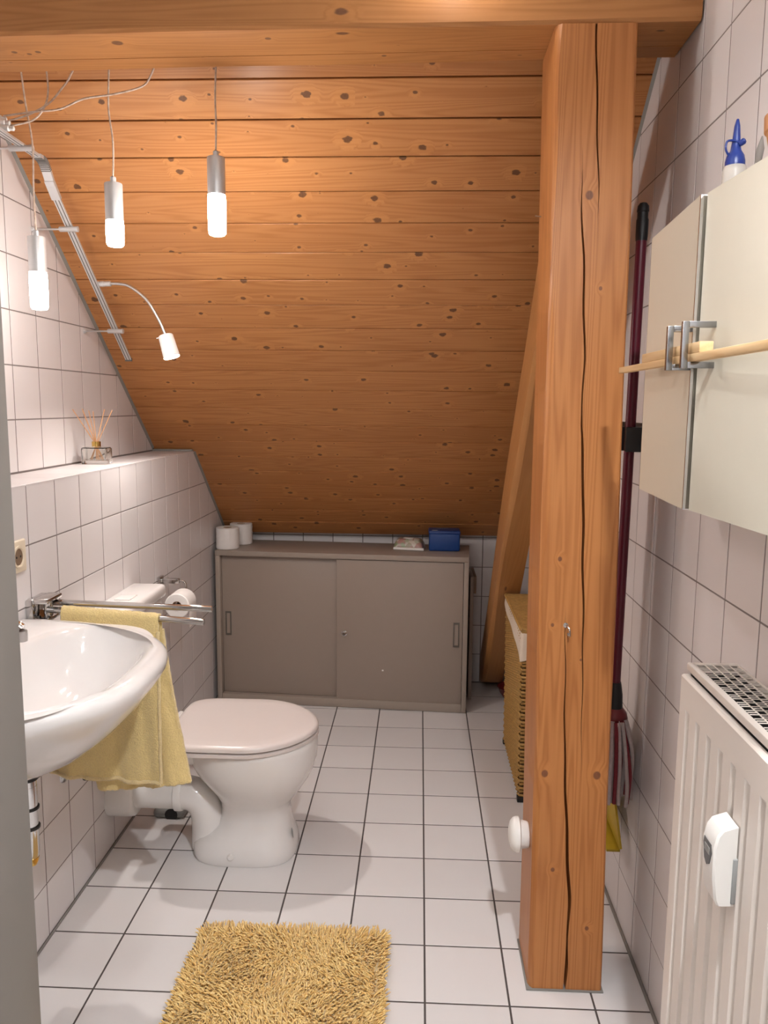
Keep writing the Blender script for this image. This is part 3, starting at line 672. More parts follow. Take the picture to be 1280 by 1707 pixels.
obj('cup', MB().lathe([(0.004, 0), (0.014, 0.004), (0.0165, 0.018), (0.0175, 0.12), (0.0175, 0.165)], (XS, YS, 0.462)), 'chrome', sp)
obj('cup_base', MB().lathe([(0.002, 0), (0.010, 0.003), (0.0145, 0.014), (0.0150, 0.020)], (XS, YS, 0.447)), 'brass', sp)
obj('wall_pipe', MB().tube([(XS-0.012, YS, 0.60), (XS-0.06, YS, 0.60), (XL, YS, 0.60)], 0.014, 14), 'chrome', sp)
vl = thing('angle_valve', 'small chrome angle valve on the wall below the towel', 'valve', (XL, -1.32, 0.39))
obj('rosette', MB().lathe([(0.026, 0), (0.024, 0.004), (0.014, 0.008)], (XL, -1.318, 0.402), (1, 0, 0)), 'chrome', vl)
obj('body', MB().lathe([(0.010, 0), (0.010, 0.045), (0.012, 0.047), (0.012, 0.058)], (XL+0.002, -1.318, 0.402), (1, 0, 0)), 'chrome', vl)
obj('handle', MB().lathe([(0.016, 0), (0.018, 0.004), (0.018, 0.018), (0.014, 0.022)], (XL+0.058, -1.318, 0.402), (1, 0, 0), 8), 'black_plastic', vl)

# ------------------------------------------------------------------ towel rail and towel
tr_ = thing('towel_rail', 'chrome towel rail with two swivelling bars above the washbasin', 'towel rail', (XL, -1.44, 0.905))
obj('wall_bracket', MB().box((XL, -1.480, 0.878), (XL+0.020, -1.395, 0.936), 0.004), 'chrome', tr_)
obj('bracket_jaw', MB().box((XL+0.016, -1.476, 0.924), (-0.545, -1.392, 0.937), 0.005), 'chrome', tr_)
obj('bracket_jaw', MB().box((XL+0.016, -1.476, 0.878), (-0.545, -1.392, 0.889), 0.005), 'chrome', tr_)
obj('pivot', MB().lathe([(0.011, 0), (0.011, 0.034)], (-0.563, -1.435, 0.8895)), 'chrome', tr_)
U0, U1 = Vector((-0.560, -1.418, 0.916)), Vector((-0.152, -1.398, 0.9015))
L0_, L1_ = Vector((-0.560, -1.447, 0.905)), Vector((-0.156, -1.462, 0.8845))
for a, b in ((U0, U1), (L0_, L1_)):
    o = obj('bar', MB().lathe([(0.0075, 0), (0.0082, 0.001), (0.0082, (b-a).length-0.001), (0.0072, (b-a).length)], a, (b-a), 18), 'chrome', tr_)
    obj('bar_cap', MB().lathe([(0.0050, 0), (0.0060, 0.0012), (0.0030, 0.0022)], b, (b-a), 14), 'brushed', o)
tw = thing('hand_towel', 'yellow terry hand towel draped over the lower chrome bar', 'towel', tuple(L0_.lerp(L1_, 0.4)))
def towel_layer(s0, s1, side, zb0, zb1, dx0, dx1, amp, ph_, yoff):
    """side -1: towards the camera, +1: towards the toilet; a sheet from the bar's crest down to the hem"""
    nu, nv = 46, 52; g = []
    for j in range(nv+1):
        v_ = j/nv
        for i in range(nu+1):
            u_ = i/nu; p = L0_.lerp(L1_, s0+(s1-s0)*u_); R_ = 0.0135
            fall = R_*PI/2; zt = zb0+(zb1-zb0)*u_; total = fall+(p.z-zt); d_ = v_*total
            if d_ < fall:
                a = d_/R_; y = p.y+side*R_*math.sin(a); z = p.z+R_*math.cos(a); k = 0
            else:
                k = (d_-fall)/(total-fall); y = p.y+side*R_; z = p.z-(d_-fall)
            fold = amp*k**0.8*(math.sin(2*PI*(1.6*u_)+ph_+1.5*k)+0.45*math.sin(2*PI*3.7*u_+ph_*2-k))
            x = p.x+(dx0+(dx1-dx0)*u_)*k**1.25
            y += side*yoff*k + fold
            z += 0.004*math.sin(7*u_+ph_)*k
            z += 0.0012*random.uniform(-1, 1); y += 0.0016*random.uniform(-1, 1)+0.003*k*math.sin(31*u_+17*k+ph_)*math.sin(23*k-9*u_)
            g.append(Vector((x, y, z)))
    n = len(g); vs = [tuple(q) for q in g]; fs = []
    th = 0.0055
    back = []
    for j in range(nv+1):
        for i in range(nu+1):
            a = g[j*(nu+1)+min(i+1, nu)]-g[j*(nu+1)+max(i-1, 0)]; b = g[min(j+1, nv)*(nu+1)+i]-g[max(j-1, 0)*(nu+1)+i]
            nn = a.cross(b).normalized(); back.append(tuple(g[j*(nu+1)+i]+nn*th*(1 if side > 0 else -1)*-1))
    for j in range(nv):
        for i in range(nu):
            a = j*(nu+1)+i; fs += [(a, a+1, a+nu+2, a+nu+1), (n+a+nu+1, n+a+nu+2, n+a+1, n+a)]
    ed = [i for i in range(nu+1)]+[j*(nu+1)+nu for j in range(1, nv+1)]+[nv*(nu+1)+i for i in range(nu-1, -1, -1)]+[j*(nu+1) for j in range(nv-1, 0, -1)]
    for k in range(len(ed)): a, b = ed[k], ed[(k+1) % len(ed)]; fs.append((a, n+a, n+b, b))
    hem = [g[nv*(nu+1)+i] for i in range(nu+1)]; right = [g[j*(nu+1)+nu] for j in range(6, nv+1)]
    return MB().add(vs+back, fs), hem, right
f1, hem1, rt1 = towel_layer(0.10, 0.72, -1, 0.478, 0.470, -0.045, 0.004, 0.0095, 0.6, 0.016)
b1, hem2, rt2 = towel_layer(0.10, 0.72, 1, 0.428, 0.452, 0.075, 0.062, 0.0085, 2.2, -0.008)
fo = obj('front_drape', f1, 'towel', tw, 70); bo = obj('rear_drape', b1, 'towel', tw, 70)
for par, h_, r_ in ((fo, hem1, rt1), (bo, hem2, rt2)):
    obj('hem', MB().tube(h_, 0.0052, 8), 'hem', par, 70); obj('side_hem', MB().tube(r_, 0.0044, 8), 'hem', par, 70)

# wall socket
so = thing('wall_socket', 'cream wall socket on the tiles beside the door frame', 'socket', (XL, -1.515, 1.052))
obj('plate', MB().box((XL, -1.555, 1.012), (XL+0.009, -1.475, 1.092), 0.004, seg=3), 'cream_plastic', so)
obj('rim', MB().lathe([(0.0215, 0), (0.027, 0.0005), (0.027, 0.004), (0.0225, 0.004), (0.0205, -0.001), (0.0205, -0.0015)], (XL+0.0085, -1.515, 1.052), (1, 0, 0), 32, cap=False), 'cream_plastic', so)
obj('well', MB().lathe([(0.0205, 0), (0.0205, 0.0006)], (XL+0.0088, -1.515, 1.052), (1, 0, 0), 32), 'panel_brown', so)
for dz in (-0.0095, 0.0095): obj('pin_hole', MB().lathe([(0.0028, 0), (0.0028, 0.0006)], (XL+0.0096, -1.515+dz, 1.052), (1, 0, 0), 12), 'black_hole', so)

# ------------------------------------------------------------------ reed diffuser
dfz = LEDGE+0.0006; DX, DY = -0.702, -0.765
rd = thing('reed_diffuser', 'clear glass reed diffuser with gold collar on the ledge', 'diffuser', (DX, DY, dfz))
def rrect(cx, cy, hx, hy, r, z, n=6):
    out = []
    for k, (sx, sy) in enumerate(((1, 1), (-1, 1), (-1, -1), (1, -1))):
        for j in range(n+1):
            a = PI/2*(k+j/n); out.append((cx+sx*(hx-r)+r*math.cos(a), cy+sy*(hy-r)+r*math.sin(a), z))
    return out
ob = [rrect(DX, DY, 0.044, 0.030, 0.012, dfz+z) for z in (0.0, 0.050)]+[rrect(DX, DY, 0.041, 0.027, 0.012, dfz+0.055), rrect(DX, DY, 0.014, 0.014, 0.0135, dfz+0.058), rrect(DX, DY, 0.012, 0.012, 0.0118, dfz+0.064)]
ib = [rrect(DX, DY, 0.010, 0.010, 0.0098, dfz+0.064), rrect(DX, DY, 0.010, 0.010, 0.0098, dfz+0.056), rrect(DX, DY, 0.038, 0.024, 0.010, dfz+0.051), rrect(DX, DY, 0.040, 0.026, 0.010, dfz+0.046), rrect(DX, DY, 0.040, 0.026, 0.010, dfz+0.012)]
obj('bottle', MB().rings(ob+ib), 'clear_glass', rd, 40)
obj('collar', MB().lathe([(0.0125, 0), (0.0145, 0.0), (0.0145, 0.016), (0.0105, 0.016), (0.0105, 0.001)], (DX, DY, dfz+0.0585), cap=False, seg=28), 'brass', rd)
for (tx, ty, tz, bx) in ((-0.062, -0.03, 0.180, 0.020), (-0.050, 0.02, 0.176, 0.012), (-0.038, -0.01, 0.182, 0.016), (-0.034, 0.03, 0.176, 0.008), (0.002, -0.02, 0.174, -0.004), (0.020, 0.03, 0.180, -0.012), (0.062, -0.01, 0.178, -0.022)):
    obj('reed', MB().tube([(DX+bx, DY-ty*0.3, dfz+0.0135), (DX+tx*0.04, DY, dfz+0.066), (DX+tx, DY+ty, dfz+tz)], 0.0016, 6), 'reed', rd)

# ------------------------------------------------------------------ pendants
def pendant(x, y, zcap, zm0, zm1, zg, up_pts, back_pts, lab, glass):
    t_ = thing('pendant_lamp', lab, 'pendant lamp', (x, y, zg), 'glass pendants hanging behind the beam')
    R_ = 0.0218
    obj('metal_body', MB().lathe([(0.004, zm0-0.004), (R_-0.001, zm0-0.001), (R_, zm0-0.003), (R_, zm1), (R_-0.002, zm1)], (x, y, 0), seg=32), 'alu', t_)
    obj('cord_grip', MB().lathe([(0.007, zm0-0.004), (0.007, zcap-0.002), (0.0055, zcap), (0.002, zcap+0.001)], (x, y, 0), seg=18), 'alu', t_)
    g = R_+0.0004
    obj('glass_shade', MB().lathe([(0.019, zm1-0.002), (R_-0.0005, zm1-0.003), (g, zm1-0.012), (g, zg+0.035), (g-0.001, zg+0.006), (g-0.004, zg+0.001), (g-0.008, zg), (0.002, zg+0.0005)], (x, y, 0), seg=32), glass, t_, 50)
    c = obj('cord', MB().tube(spline([(x, y, zcap)]+up_pts, 8), 0.0024, 8), 'clear_cord', t_, 60)
    obj('cord_run', MB().tube(spline(back_pts, 8), 0.0024, 8), 'clear_cord', t_, 60)
pendant(-0.133, -1.345, 2.035, 2.021, 1.932, 1.836, [(-0.131, -1.345, 2.10), (-0.132, -1.345, 2.16), (-0.127, -1.350, 2.235)],
        [(-0.270, -1.355, 2.240), (-0.288, -1.350, 2.205), (-0.311, -1.35, 2.182), (-0.378, -1.35, 2.166), (-0.453, -1.35, 2.156), (-0.514, -1.35, 2.133), (-0.581, -1.35, 2.127), (-0.655, -1.35, 2.118)],
        'frosted glass pendant lamp at the right, nearest the post', 'pendant_glass_a')
pendant(-0.394, -1.335, 1.979, 1.964, 1.874, 1.812, [(-0.391, -1.335, 2.06), (-0.399, -1.335, 2.14), (-0.389, -1.347, 2.235)],
        [(-0.466, -1.355, 2.235), (-0.490, -1.35, 2.200), (-0.504, -1.35, 2.183), (-0.540, -1.35, 2.147), (-0.589, -1.35, 2.122), (-0.645, -1.35, 2.106)],
        'short frosted glass pendant lamp between the two longer ones', 'pendant_glass_b')
pendant(-0.603, -1.320, 1.855, 1.840, 1.752, 1.659, [(-0.604, -1.32, 1.95), (-0.600, -1.322, 2.06), (-0.609, -1.328, 2.15), (-0.612, -1.340, 2.235)],
        [(-0.543, -1.353, 2.235), (-0.541, -1.35, 2.177), (-0.552, -1.35, 2.138), (-0.582, -1.35, 2.108), (-0.640, -1.35, 2.095)],
        'lowest frosted glass pendant lamp beside the upper left wall', 'pendant_glass_c')
# ------------------------------------------------------------------ low-voltage rail with spot
rl = thing('lamp_rail', 'grey metal lamp rail bent along the slope on the left wall', 'lamp rail', (XU, -0.99, 1.94))
RX = -0.658
def flat_bar(mb, pts, w_, t__, dx=0.0, dz=0.0):
    pts = [Vector(p) for p in pts]; rs = []
    for i, p in enumerate(pts):
        d_ = (pts[min(i+1, len(pts)-1)]-pts[max(i-1, 0)]).normalized(); n_ = Vector((1, 0, 0)).cross(d_).normalized()
        q = p+n_*dz; rs.append([tuple(q+Vector((1, 0, 0))*(dx+a)+n_*b) for a, b in ((-w_/2, -t__/2), (w_/2, -t__/2), (w_/2, t__/2), (-w_/2, t__/2))])
    return mb.rings(rs)
low = [(RX-0.004, -1.097, 2.022), (RX-0.012, -0.530, 1.578)]; hor = [(RX, -2.55, 2.090), (RX, -1.175, 2.076)]
for seg_ in (low, hor):
    b = obj('rail_bar', flat_bar(MB(), seg_, 0.0210, 0.006), 'alu', rl)
    for dx in (-0.0050, 0.0050): obj('rail_groove', flat_bar(MB(), seg_, 0.0030, 0.0066, dx), 'steel_grey', b)
    obj('end_cap', MB().box((seg_[1][0]-0.012, seg_[1][1]-0.004, seg_[1][2]-0.006), (seg_[1][0]+0.012, seg_[1][1]+0.004, seg_[1][2]+0.006), 0.001), 'steel_grey', b)
flex = spline([(RX, -1.185, 2.076), (RX, -1.150, 2.073), (RX-0.002, -1.122, 2.052), (RX-0.003, -1.098, 2.022)], 7)
obj('flex_joint', flat_bar(MB(), flex, 0.025, 0.009), 'alu', rl, 50)
for i in range(4, len(flex)-8, 1):
    p = flex[i]; q = flex[i+1]; obj('flex_rib', flat_bar(MB(), [p, p.lerp(q, 0.4)], 0.0265, 0.0115), 'steel_grey', rl)
obj('joint_cover', flat_bar(MB(), [(RX-0.003, -1.108, 2.033), (RX-0.005, -1.062, 1.995)], 0.026, 0.011), 'alu', rl)
for (y, z, xe) in ((-0.990, 1.9395, -0.636), (-0.656, 1.677, -0.638), (-1.262, 2.0815, -0.628)):
    st = obj('standoff', MB().lathe([(0.0032, 0), (0.0032, 0.085)], (XU+0.003, y, z-0.011), (1, 0, 0), 12), 'brushed', rl)
    obj('rosette', MB().lathe([(0.0085, 0), (0.0085, 0.007), (0.006, 0.009)], (XU, y, z-0.011), (1, 0, 0), 18), 'alu', st)
    obj('clamp', MB().lathe([(0.0065, 0), (0.0078, 0.002), (0.0078, xe+0.692-0.008), (0.0084, xe+0.692-0.007), (0.0084, xe+0.692), (0.006, xe+0.693)], (-0.692, y, z-0.011), (1, 0, 0), 20), 'alu', st)
for (y, z, x) in ((-1.345, 2.118, -0.645), (-1.352, 2.106, -0.632), (-1.350, 2.094, -0.624)):
    pl = obj('cord_plug', MB().lathe([(0.0075, 0), (0.008, 0.002), (0.008, 0.036), (0.0055, 0.038), (0.0055, 0.048), (0.003, 0.050)], (x-0.055, y, z), (1, 0, -0.12), 16), 'white_pvc', rl)
SY = -0.800
sl = thing('gooseneck_spot', 'small spot lamp with white glass shade on a curved arm', 'spot lamp', (-0.44, SY, 1.60))
obj('clip', MB().lathe([(0.0065, 0), (0.0082, 0.002), (0.0082, 0.026), (0.0092, 0.027), (0.0092, 0.036), (0.0082, 0.037), (0.0082, 0.058), (0.006, 0.060)], (-0.678, SY, 1.800), (1, 0, 0.02), 20), 'alu', sl)
arm = spline([(-0.620, SY, 1.802), (-0.590, SY, 1.801), (-0.556, SY, 1.792), (-0.505, SY, 1.752), (-0.467, SY, 1.690), (-0.446, SY, 1.640)], 8)
obj('arm', MB().tube(arm, 0.0048, 12), 'brushed', sl, 60)
sa = Vector((0.30, -0.10, -1)).normalized(); so_ = Vector((-0.447, SY, 1.642))
obj('shade', MB().lathe([(0.004, 0.0), (0.021, 0.001), (0.0235, 0.004), (0.0265, 0.072), (0.0255, 0.074), (0.0245, 0.072), (0.0215, 0.006), (0.003, 0.005)], so_, sa, 30, cap=False), 'spot_shade', sl, 50)
obj('bulb', MB().lathe([(0.006, 0.010), (0.018, 0.045), (0.0195, 0.064), (0.012, 0.068), (0.001, 0.069)], so_, sa, 24), 'spot_bulb', sl, 60)
obj('shade_screw', MB().lathe([(0.0022, 0), (0.0022, 0.014)], so_+sa*0.012+Vector((-0.032, 0, 0)), (1, 0, 0.3), 10), 'brushed', sl)
# lamps of the front half of the room (above and in front of the frame)
def ceiling_lamp(x, y, z, lab, e='front_glass', r=0.034, h=0.10):
    """downlight: an opaque can, open below, with the bulb's disc set into it"""
    t_ = thing('ceiling_lamp', lab, 'ceiling lamp', (x, y, z))
    obj('rose', MB().lathe([(0.035, 0), (0.035, 0.012), (0.02, 0.016)], (x, y, ZC), (0, 0, -1)), 'alu', t_)
    obj('stem', MB().lathe([(0.006, 0), (0.006, ZC-0.01-z-h)], (x, y, z+h)), 'alu', t_)
    obj('can', MB().lathe([(r, 0.0), (r+0.002, 0.0), (r+0.002, h), (0.006, h), (0.006, h-0.002), (r, h-0.004), (r, 0.0)], (x, y, z), seg=28, cap=False), 'alu', t_)
    obj('bulb', MB().lathe([(0.002, 0.008), (r*0.9, 0.008), (r*0.9, 0.03), (0.002, 0.03)], (x, y, z), seg=28), e, t_, 50)
ceiling_lamp(0.70, -2.86, 2.24, 'can-shaped ceiling lamp behind the camera, above the radiator')
ceiling_lamp(0.25, -3.45, 2.28, 'added can-shaped fill lamp near the wall behind the camera', 'back_glass')  # unseen lamp added as fill, evens out post, right wall and floor
ceiling_lamp(0.10, -2.42, 2.28, 'can-shaped ceiling lamp in front of the beam, above the bath mat', 'back_glass')
emit('small_glass', 34.0)
cl_ = thing('capsule_lamp', 'tiny glass capsule lamp close to the front of the beam', 'ceiling lamp', (0.43, -1.645, 2.33))
obj('socket', MB().lathe([(0.012, 0), (0.012, 0.04)], (0.43, -1.645, ZC-0.04)), 'alu', cl_)
obj('glass', MB().lathe([(0.002, 0), (0.010, 0.004), (0.012, 0.06), (0.008, 0.0705)], (0.43, -1.645, 2.33)), 'small_glass', cl_, 50)

# ------------------------------------------------------------------ wall cabinet with two doors, laths through the handles
wc = thing('wall_cabinet', 'white wall cabinet with two slightly open doors on the right wall', 'cabinet', (0.89, -2.10, 1.265))
Z0, Z1 = 1.265, 1.739
cb = MB().box((0.829, -2.425, Z0+0.002), (XR-0.0015, -2.409, Z1-0.002)).box((0.829, -1.800, Z0+0.002), (XR-0.0015, -1.784, Z1-0.002)).box((0.829, -2.409, Z0+0.002), (XR-0.0015, -1.800, Z0+0.018))
cb.box((0.829, -2.409, Z1-0.018), (XR-0.0015, -1.800, Z1-0.002)).box((0.938, -2.409, Z0+0.018), (XR-0.0015, -1.800, Z1-0.018))
obj('carcass', cb, 'white_lacquer', wc)
d1 = obj('door', MB().prism([(0.807, -1.7815), (0.824, -1.7815), (0.806, -2.0935), (0.789, -2.0935)], 'z', Z0, Z1), 'white_lacquer', wc, 20)
obj('edge_profile', MB().prism([(0.7885, -2.0937), (0.8062, -2.0937), (0.8062, -2.0967), (0.7885, -2.0967)], 'z', Z0, Z1), 'chrome', d1, 20)
d2 = obj('door', MB().prism([(0.7955, -2.1045), (0.8125, -2.1045), (0.836, -2.427), (0.819, -2.427)], 'z', Z0, Z1), 'white_lacquer', wc, 20)
def bow(par, xd, xg, y):
    m = MB(); s_ = 0.0045
    m.box((xg-s_, y-s_, 1.4805), (xg+s_, y+s_, 1.5475), 0.0006).box((xg+s_, y-s_, 1.5385), (xd, y+s_, 1.5475), 0.0006).box((xg+s_, y-s_, 1.4805), (xd, y+s_, 1.4895), 0.0006)
    obj('handle', m, 'gunmetal', par, 30)
bow(d1, 0.7905, 0.757, -2.088); bow(d2, 0.8000, 0.757, -2.158)
la = obj('wooden_lath', MB().box((0.7655, -2.56, -0.0055), (0.7795, -1.746, 0.0055), 0.0008), 'lath_wood'); la.location = (0, 0, 1.4955); la.rotation_euler = (0.0, 0, 0)
tag(la, 'long thin wooden lath pushed through both cabinet handles', 'lath')
lb = obj('wood_offcut', MB().box((0.766, -2.195, 1.5013), (0.7855, -1.905, 1.5165), 0.0008), 'lath_wood'); tag(lb, 'short wooden offcut lying on the lath behind the cabinet handles', 'wood block')
# things on the wall cabinet
gx, gy, gz = 0.880, -1.975, Z1-0.0018
gb = thing('glue_bottle', 'clear plastic glue bottle with pointed blue cap on the wall cabinet', 'bottle', (gx, gy, gz))
obj('bottle', MB().lathe([(0.017, 0.0), (0.0188, 0.003), (0.0188, 0.068), (0.017, 0.075), (0.011, 0.078)], (gx, gy, gz+0.0004), seg=28), 'milky', gb, 50)
cp = obj('cap', MB().lathe([(0.0155, 0.076), (0.0155, 0.083), (0.0135, 0.092), (0.0085, 0.100), (0.0068, 0.112), (0.0045, 0.138), (0.0022, 0.148), (0.001, 0.149)], (gx, gy, gz), seg=24), 'blue_cap', gb, 50)
obj('strap', MB().tube(spline([(gx-0.011, gy-0.004, gz+0.090), (gx-0.018, gy-0.006, gz+0.100), (gx-0.017, gy-0.006, gz+0.112), (gx-0.008, gy-0.006, gz+0.114), (gx+0.002, gy-0.006, gz+0.111)], 6), 0.0018, 8), 'blue_cap', cp, 60)
obj('stopper', MB().lathe([(0.0035, 0), (0.005, 0.003), (0.005, 0.009), (0.003, 0.011)], (gx+0.002, gy-0.006, gz+0.108), (0.8, -0.3, 0.5), 12), 'blue_cap', cp)
bs = thing('small_brush', 'small grey brush standing behind the glue bottle', 'brush', (0.90, -2.015, gz))
obj('handle', MB().tube([(0.905, -2.003, gz+0.002), (0.902, -2.013, gz+0.075)], 0.0035, 10), 'grey_strip', bs)
obj('bristles', MB().tube([(0.902, -2.012, gz+0.072), (0.8995, -2.024, gz+0.088), (0.898, -2.032, gz+0.104)], [0.005, 0.0058, 0.0012], 10), 'bristle', bs)
pt = thing('terracotta_pot', 'terracotta coloured pot at the right edge on the wall cabinet', 'pot', (0.885, -2.19, gz))
obj('pot', MB().lathe([(0.028, 0.0), (0.031, 0.004), (0.042, 0.060), (0.045, 0.062), (0.046, 0.082), (0.042, 0.083), (0.040, 0.064), (0.028, 0.010), (0.002, 0.009)], (0.885, -2.19, gz+0.0004), seg=32), 'terracotta', pt)

# ------------------------------------------------------------------ radiator with heat meter
ra = thing('radiator', 'white panel radiator with vertical ribs on the right wall', 'radiator', (0.86, -2.55, 0.13))
FX, BX, RY0, RY1, RZ0, RZ1 = 0.817, 0.907, -2.055, -3.055, 0.14, 0.9835
ys = []; pitch = 0.0475
y = RY0-0.030
prof = [(RY0-0.001, 0), (RY0-0.014, 0)]
while y > RY1+0.06:
    prof += [(y, 0), (y-0.0055, 1), (y-0.0135, 1), (y-0.0190, 0)]; y -= pitch
prof += [(RY1+0.014, 0), (RY1+0.001, 0)]
secs = []
for z, k in ((RZ0, 0), (RZ0+0.050, 0), (RZ0+0.066, 1), (RZ1-0.070, 1), (RZ1-0.052, 0), (RZ1-0.003, 0)):
    secs.append([(FX+0.0105*k*g_, y_, z) for y_, g_ in prof]+[(FX+0.014, RY1+0.001, z), (FX+0.014, RY0-0.001, z)])
secs.append([(min(FX+0.012, q[0]+0.003), q[1], RZ1) for q in secs[-1]])
obj('front_panel', MB().rings(secs), 'enamel', ra, 25)
obj('rear_panel', MB().box((BX-0.014, RY1, RZ0), (BX, RY0, RZ1-0.004), 0.003), 'enamel', ra)
obj('side_cover', MB().box((FX+0.0145, RY0-0.0025, RZ0+0.02), (BX-0.0145, RY0-0.0005, RZ1-0.006)), 'enamel', ra)
obj('core', MB().box((FX+0.0146, RY1+0.004, RZ0+0.02), (BX-0.0146, RY0-0.004, RZ1-0.016)).box((FX+0.0146, RY1+0.004, RZ1-0.0035), (BX-0.001, RY0-0.004, RZ1+0.003)), 'black_hole', ra)  # black boxes stand in for the shade inside, below the grille slots
gr = MB(); gx0, gx1, gz1 = FX+0.0075, BX+0.001, 1.0035
gr.box((gx0, RY1, gz1-0.013), (gx0+0.0125, RY0-0.0005, gz1), 0.0025).box((gx1-0.0060, RY1, gz1-0.013), (gx1, RY0-0.0005, gz1), 0.002)
gr.box((gx0+0.010, RY0-0.012, gz1-0.013), (gx1-0.004, RY0-0.0005, gz1), 0.002).box((gx0+0.010, RY1, gz1-0.013), (gx1-0.004, RY1+0.012, gz1), 0.002)
ncol = 5; cx0, cx1 = gx0+0.0125, gx1-0.0060; cwid = (cx1-cx0)/ncol
for c in range(1, ncol): gr.box((cx0+c*cwid-0.0010, RY1+0.008, gz1-0.0012), (cx0+c*cwid+0.0010, RY0-0.010, gz1-0.0002))
per = 0.030
for c in range(ncol):
    y = RY0-0.012-(0.5*per if c % 2 else 0)
    while y > RY1+0.014:
        for off, w_ in ((0, 0.0020), (0.0150, 0.0020), (0.0225, 0.0020)):
            if y-off > RY1+0.012: gr.box((cx0+c*cwid, y-off-w_, gz1-0.0012), (cx0+(c+1)*cwid, y-off, gz1-0.0004))
        y -= per
obj('top_grille', gr, 'enamel', ra, 25)
obj('pipe', MB().tube([(0.862, -2.98, 0.001), (0.862, -2.98, 0.15)], 0.009, 14), 'white_pvc', ra)
for yy in (-2.2, -2.9): obj('wall_bracket', MB().box((BX, yy-0.015, 0.25), (XR-0.001, yy+0.015, 0.80), 0.002), 'enamel', ra)
MD = Matrix.Translation((0, -0.036, -0.010))
hm = thing('heat_meter', 'small white heat meter clipped to the radiator front', 'heat meter', (FX, -2.298, 0.74))
px = [(0.8155, 0.752), (0.7935, 0.7515), (0.7895, 0.760), (0.7855, 0.790), (0.7845, 0.835), (0.7885, 0.853), (0.794, 0.861), (0.8155, 0.868)]
secs = [[(q[0]+(0.003 if q[0] < 0.81 and abs(y_+2.262) > 0.0205 else 0), y_, q[1]) for q in px] for y_ in (-2.2405, -2.2435, -2.2805, -2.2835)]
obj('housing', xform(MB().rings(secs), MD), 'white_paint', hm, 30)
obj('display_window', xform(MB().prism([(-2.248, 0.836), (-2.274, 0.836), (-2.277, 0.826), (-2.270, 0.806), (-2.261, 0.800), (-2.252, 0.806), (-2.246, 0.826)], 'x', 0.7838, 0.7856), MD), 'display', hm)
obj('display_digits', xform(MB().box((0.7832, -2.270, 0.819), (0.7840, -2.252, 0.829)), MD), 'grey_strip', hm)
obj('back_plate', xform(MB().box((0.811, -2.2855, 0.756), (0.8175, -2.238, 0.822), 0.001), MD), 'grey_strip', hm)

# ------------------------------------------------------------------ mop, clamp and dustpan on the right wall
HX = 0.890
mp = thing('string_mop', 'red and white string mop with dark red handle on the wall', 'mop', (HX, -1.37, 0.45))
hb, ht = Vector((HX, -1.356, 0.662)), Vector((HX, -1.393, 1.835))
obj('handle', MB().tube([hb, ht], 0.0125, 20), 'red_handle', mp)
g0 = (ht-hb).normalized()
obj('grip_cap', MB().lathe([(0.0135, -0.012), (0.0142, 0.0), (0.0142, 0.035), (0.0125, 0.039), (0.0125, 0.052), (0.0142, 0.054), (0.0130, 0.066), (0.008, 0.073), (0.001, 0.075)], ht-g0*0.01, g0, 20), 'black_plastic', mp)
obj('socket', MB().lathe([(0.022, -0.02), (0.021, 0.0), (0.0195, 0.03), (0.0155, 0.055), (0.0140, 0.062)], hb-g0*0.005, g0, 20), 'black_plastic', mp)
hd = obj('head_cap', MB().lathe([(0.034, 0.0), (0.036, 0.010), (0.032, 0.026), (0.022, 0.038)], (HX, -1.355, 0.612), (0, 0, 1), 28), 'red_plastic', mp)
obj('rivet', MB().lathe([(0.004, 0), (0.003, 0.002), (0.001, 0.0026)], (HX-0.0235, -1.3815, 0.630), (-0.65, -0.75, 0.2), 12), 'chrome', hd)
rnd = random.Random(3)
for k in range(34):
    a = 2*PI*k/34+rnd.uniform(-0.05, 0.05); inner_ = k % 3 == 0; rr_ = 0.62 if inner_ else 1.0
    pts = []
    for j in range(9):
        f_ = j/8; r0 = 0.029*rr_+0.026*rr_*math.sin(min(1, f_*1.6)*PI/2)+0.003*math.sin(6*f_+k)
        x = HX+r0*math.cos(a)*0.92; y = -1.362+r0*math.sin(a)*1.25+0.002*math.sin(9*f_+k*1.7)
        pts.append((min(x, XR-0.007), y, 0.624-f_*(0.205+rnd.uniform(-0.006, 0.012))))
    obj('strand', MB().tube(spline(pts, 2), 0.0052, 7), 'mop_red' if k % 4 == 1 else 'mop_white', mp, 60)
mc = thing('tool_clamp', 'black plastic wall clamp holding the mop handle', 'clamp', (XR, -1.33, 1.345))
obj('back_plate', MB().box((XR-0.012, -1.42, 1.312), (XR-0.0005, -1.10, 1.384), 0.003), 'black_plastic', mc)
obj('jaw', MB().box((0.868, -1.368, 1.314), (XR-0.010, -1.315, 1.378), 0.004), 'black_plastic', mc) if False else None
obj('jaw', MB().box((0.872, -1.356, 1.316), (XR-0.010, -1.336, 1.376), 0.003), 'black_plastic', mc)
obj('jaw', MB().box((0.872, -1.412, 1.316), (XR-0.010, -1.396, 1.376), 0.003), 'black_plastic', mc)
obj('roller', MB().lathe([(0.010, 0), (0.010, 0.05)], (0.912, -1.376, 1.321), seg=16), 'black_plastic', mc)
du = thing('dustpan', 'yellow plastic dustpan hanging low behind the post', 'dustpan', (0.92, -1.2, 0.28))
obj('pan', MB().prism([(-1.387, 0.272), (-1.378, 0.268), (-1.06, 0.290), (-1.06, 0.44), (-1.15, 0.50), (-1.215, 0.47), (-1.262, 0.415), (-1.325, 0.345)], 'x', 0.915, 0.921), 'yellow_plastic', du)
obj('rim', MB().box((0.885, -1.37, 0.262), (0.921, -1.06, 0.270), 0.002, Matrix.Rotation(0.06, 4, 'X')), 'yellow_plastic', du)
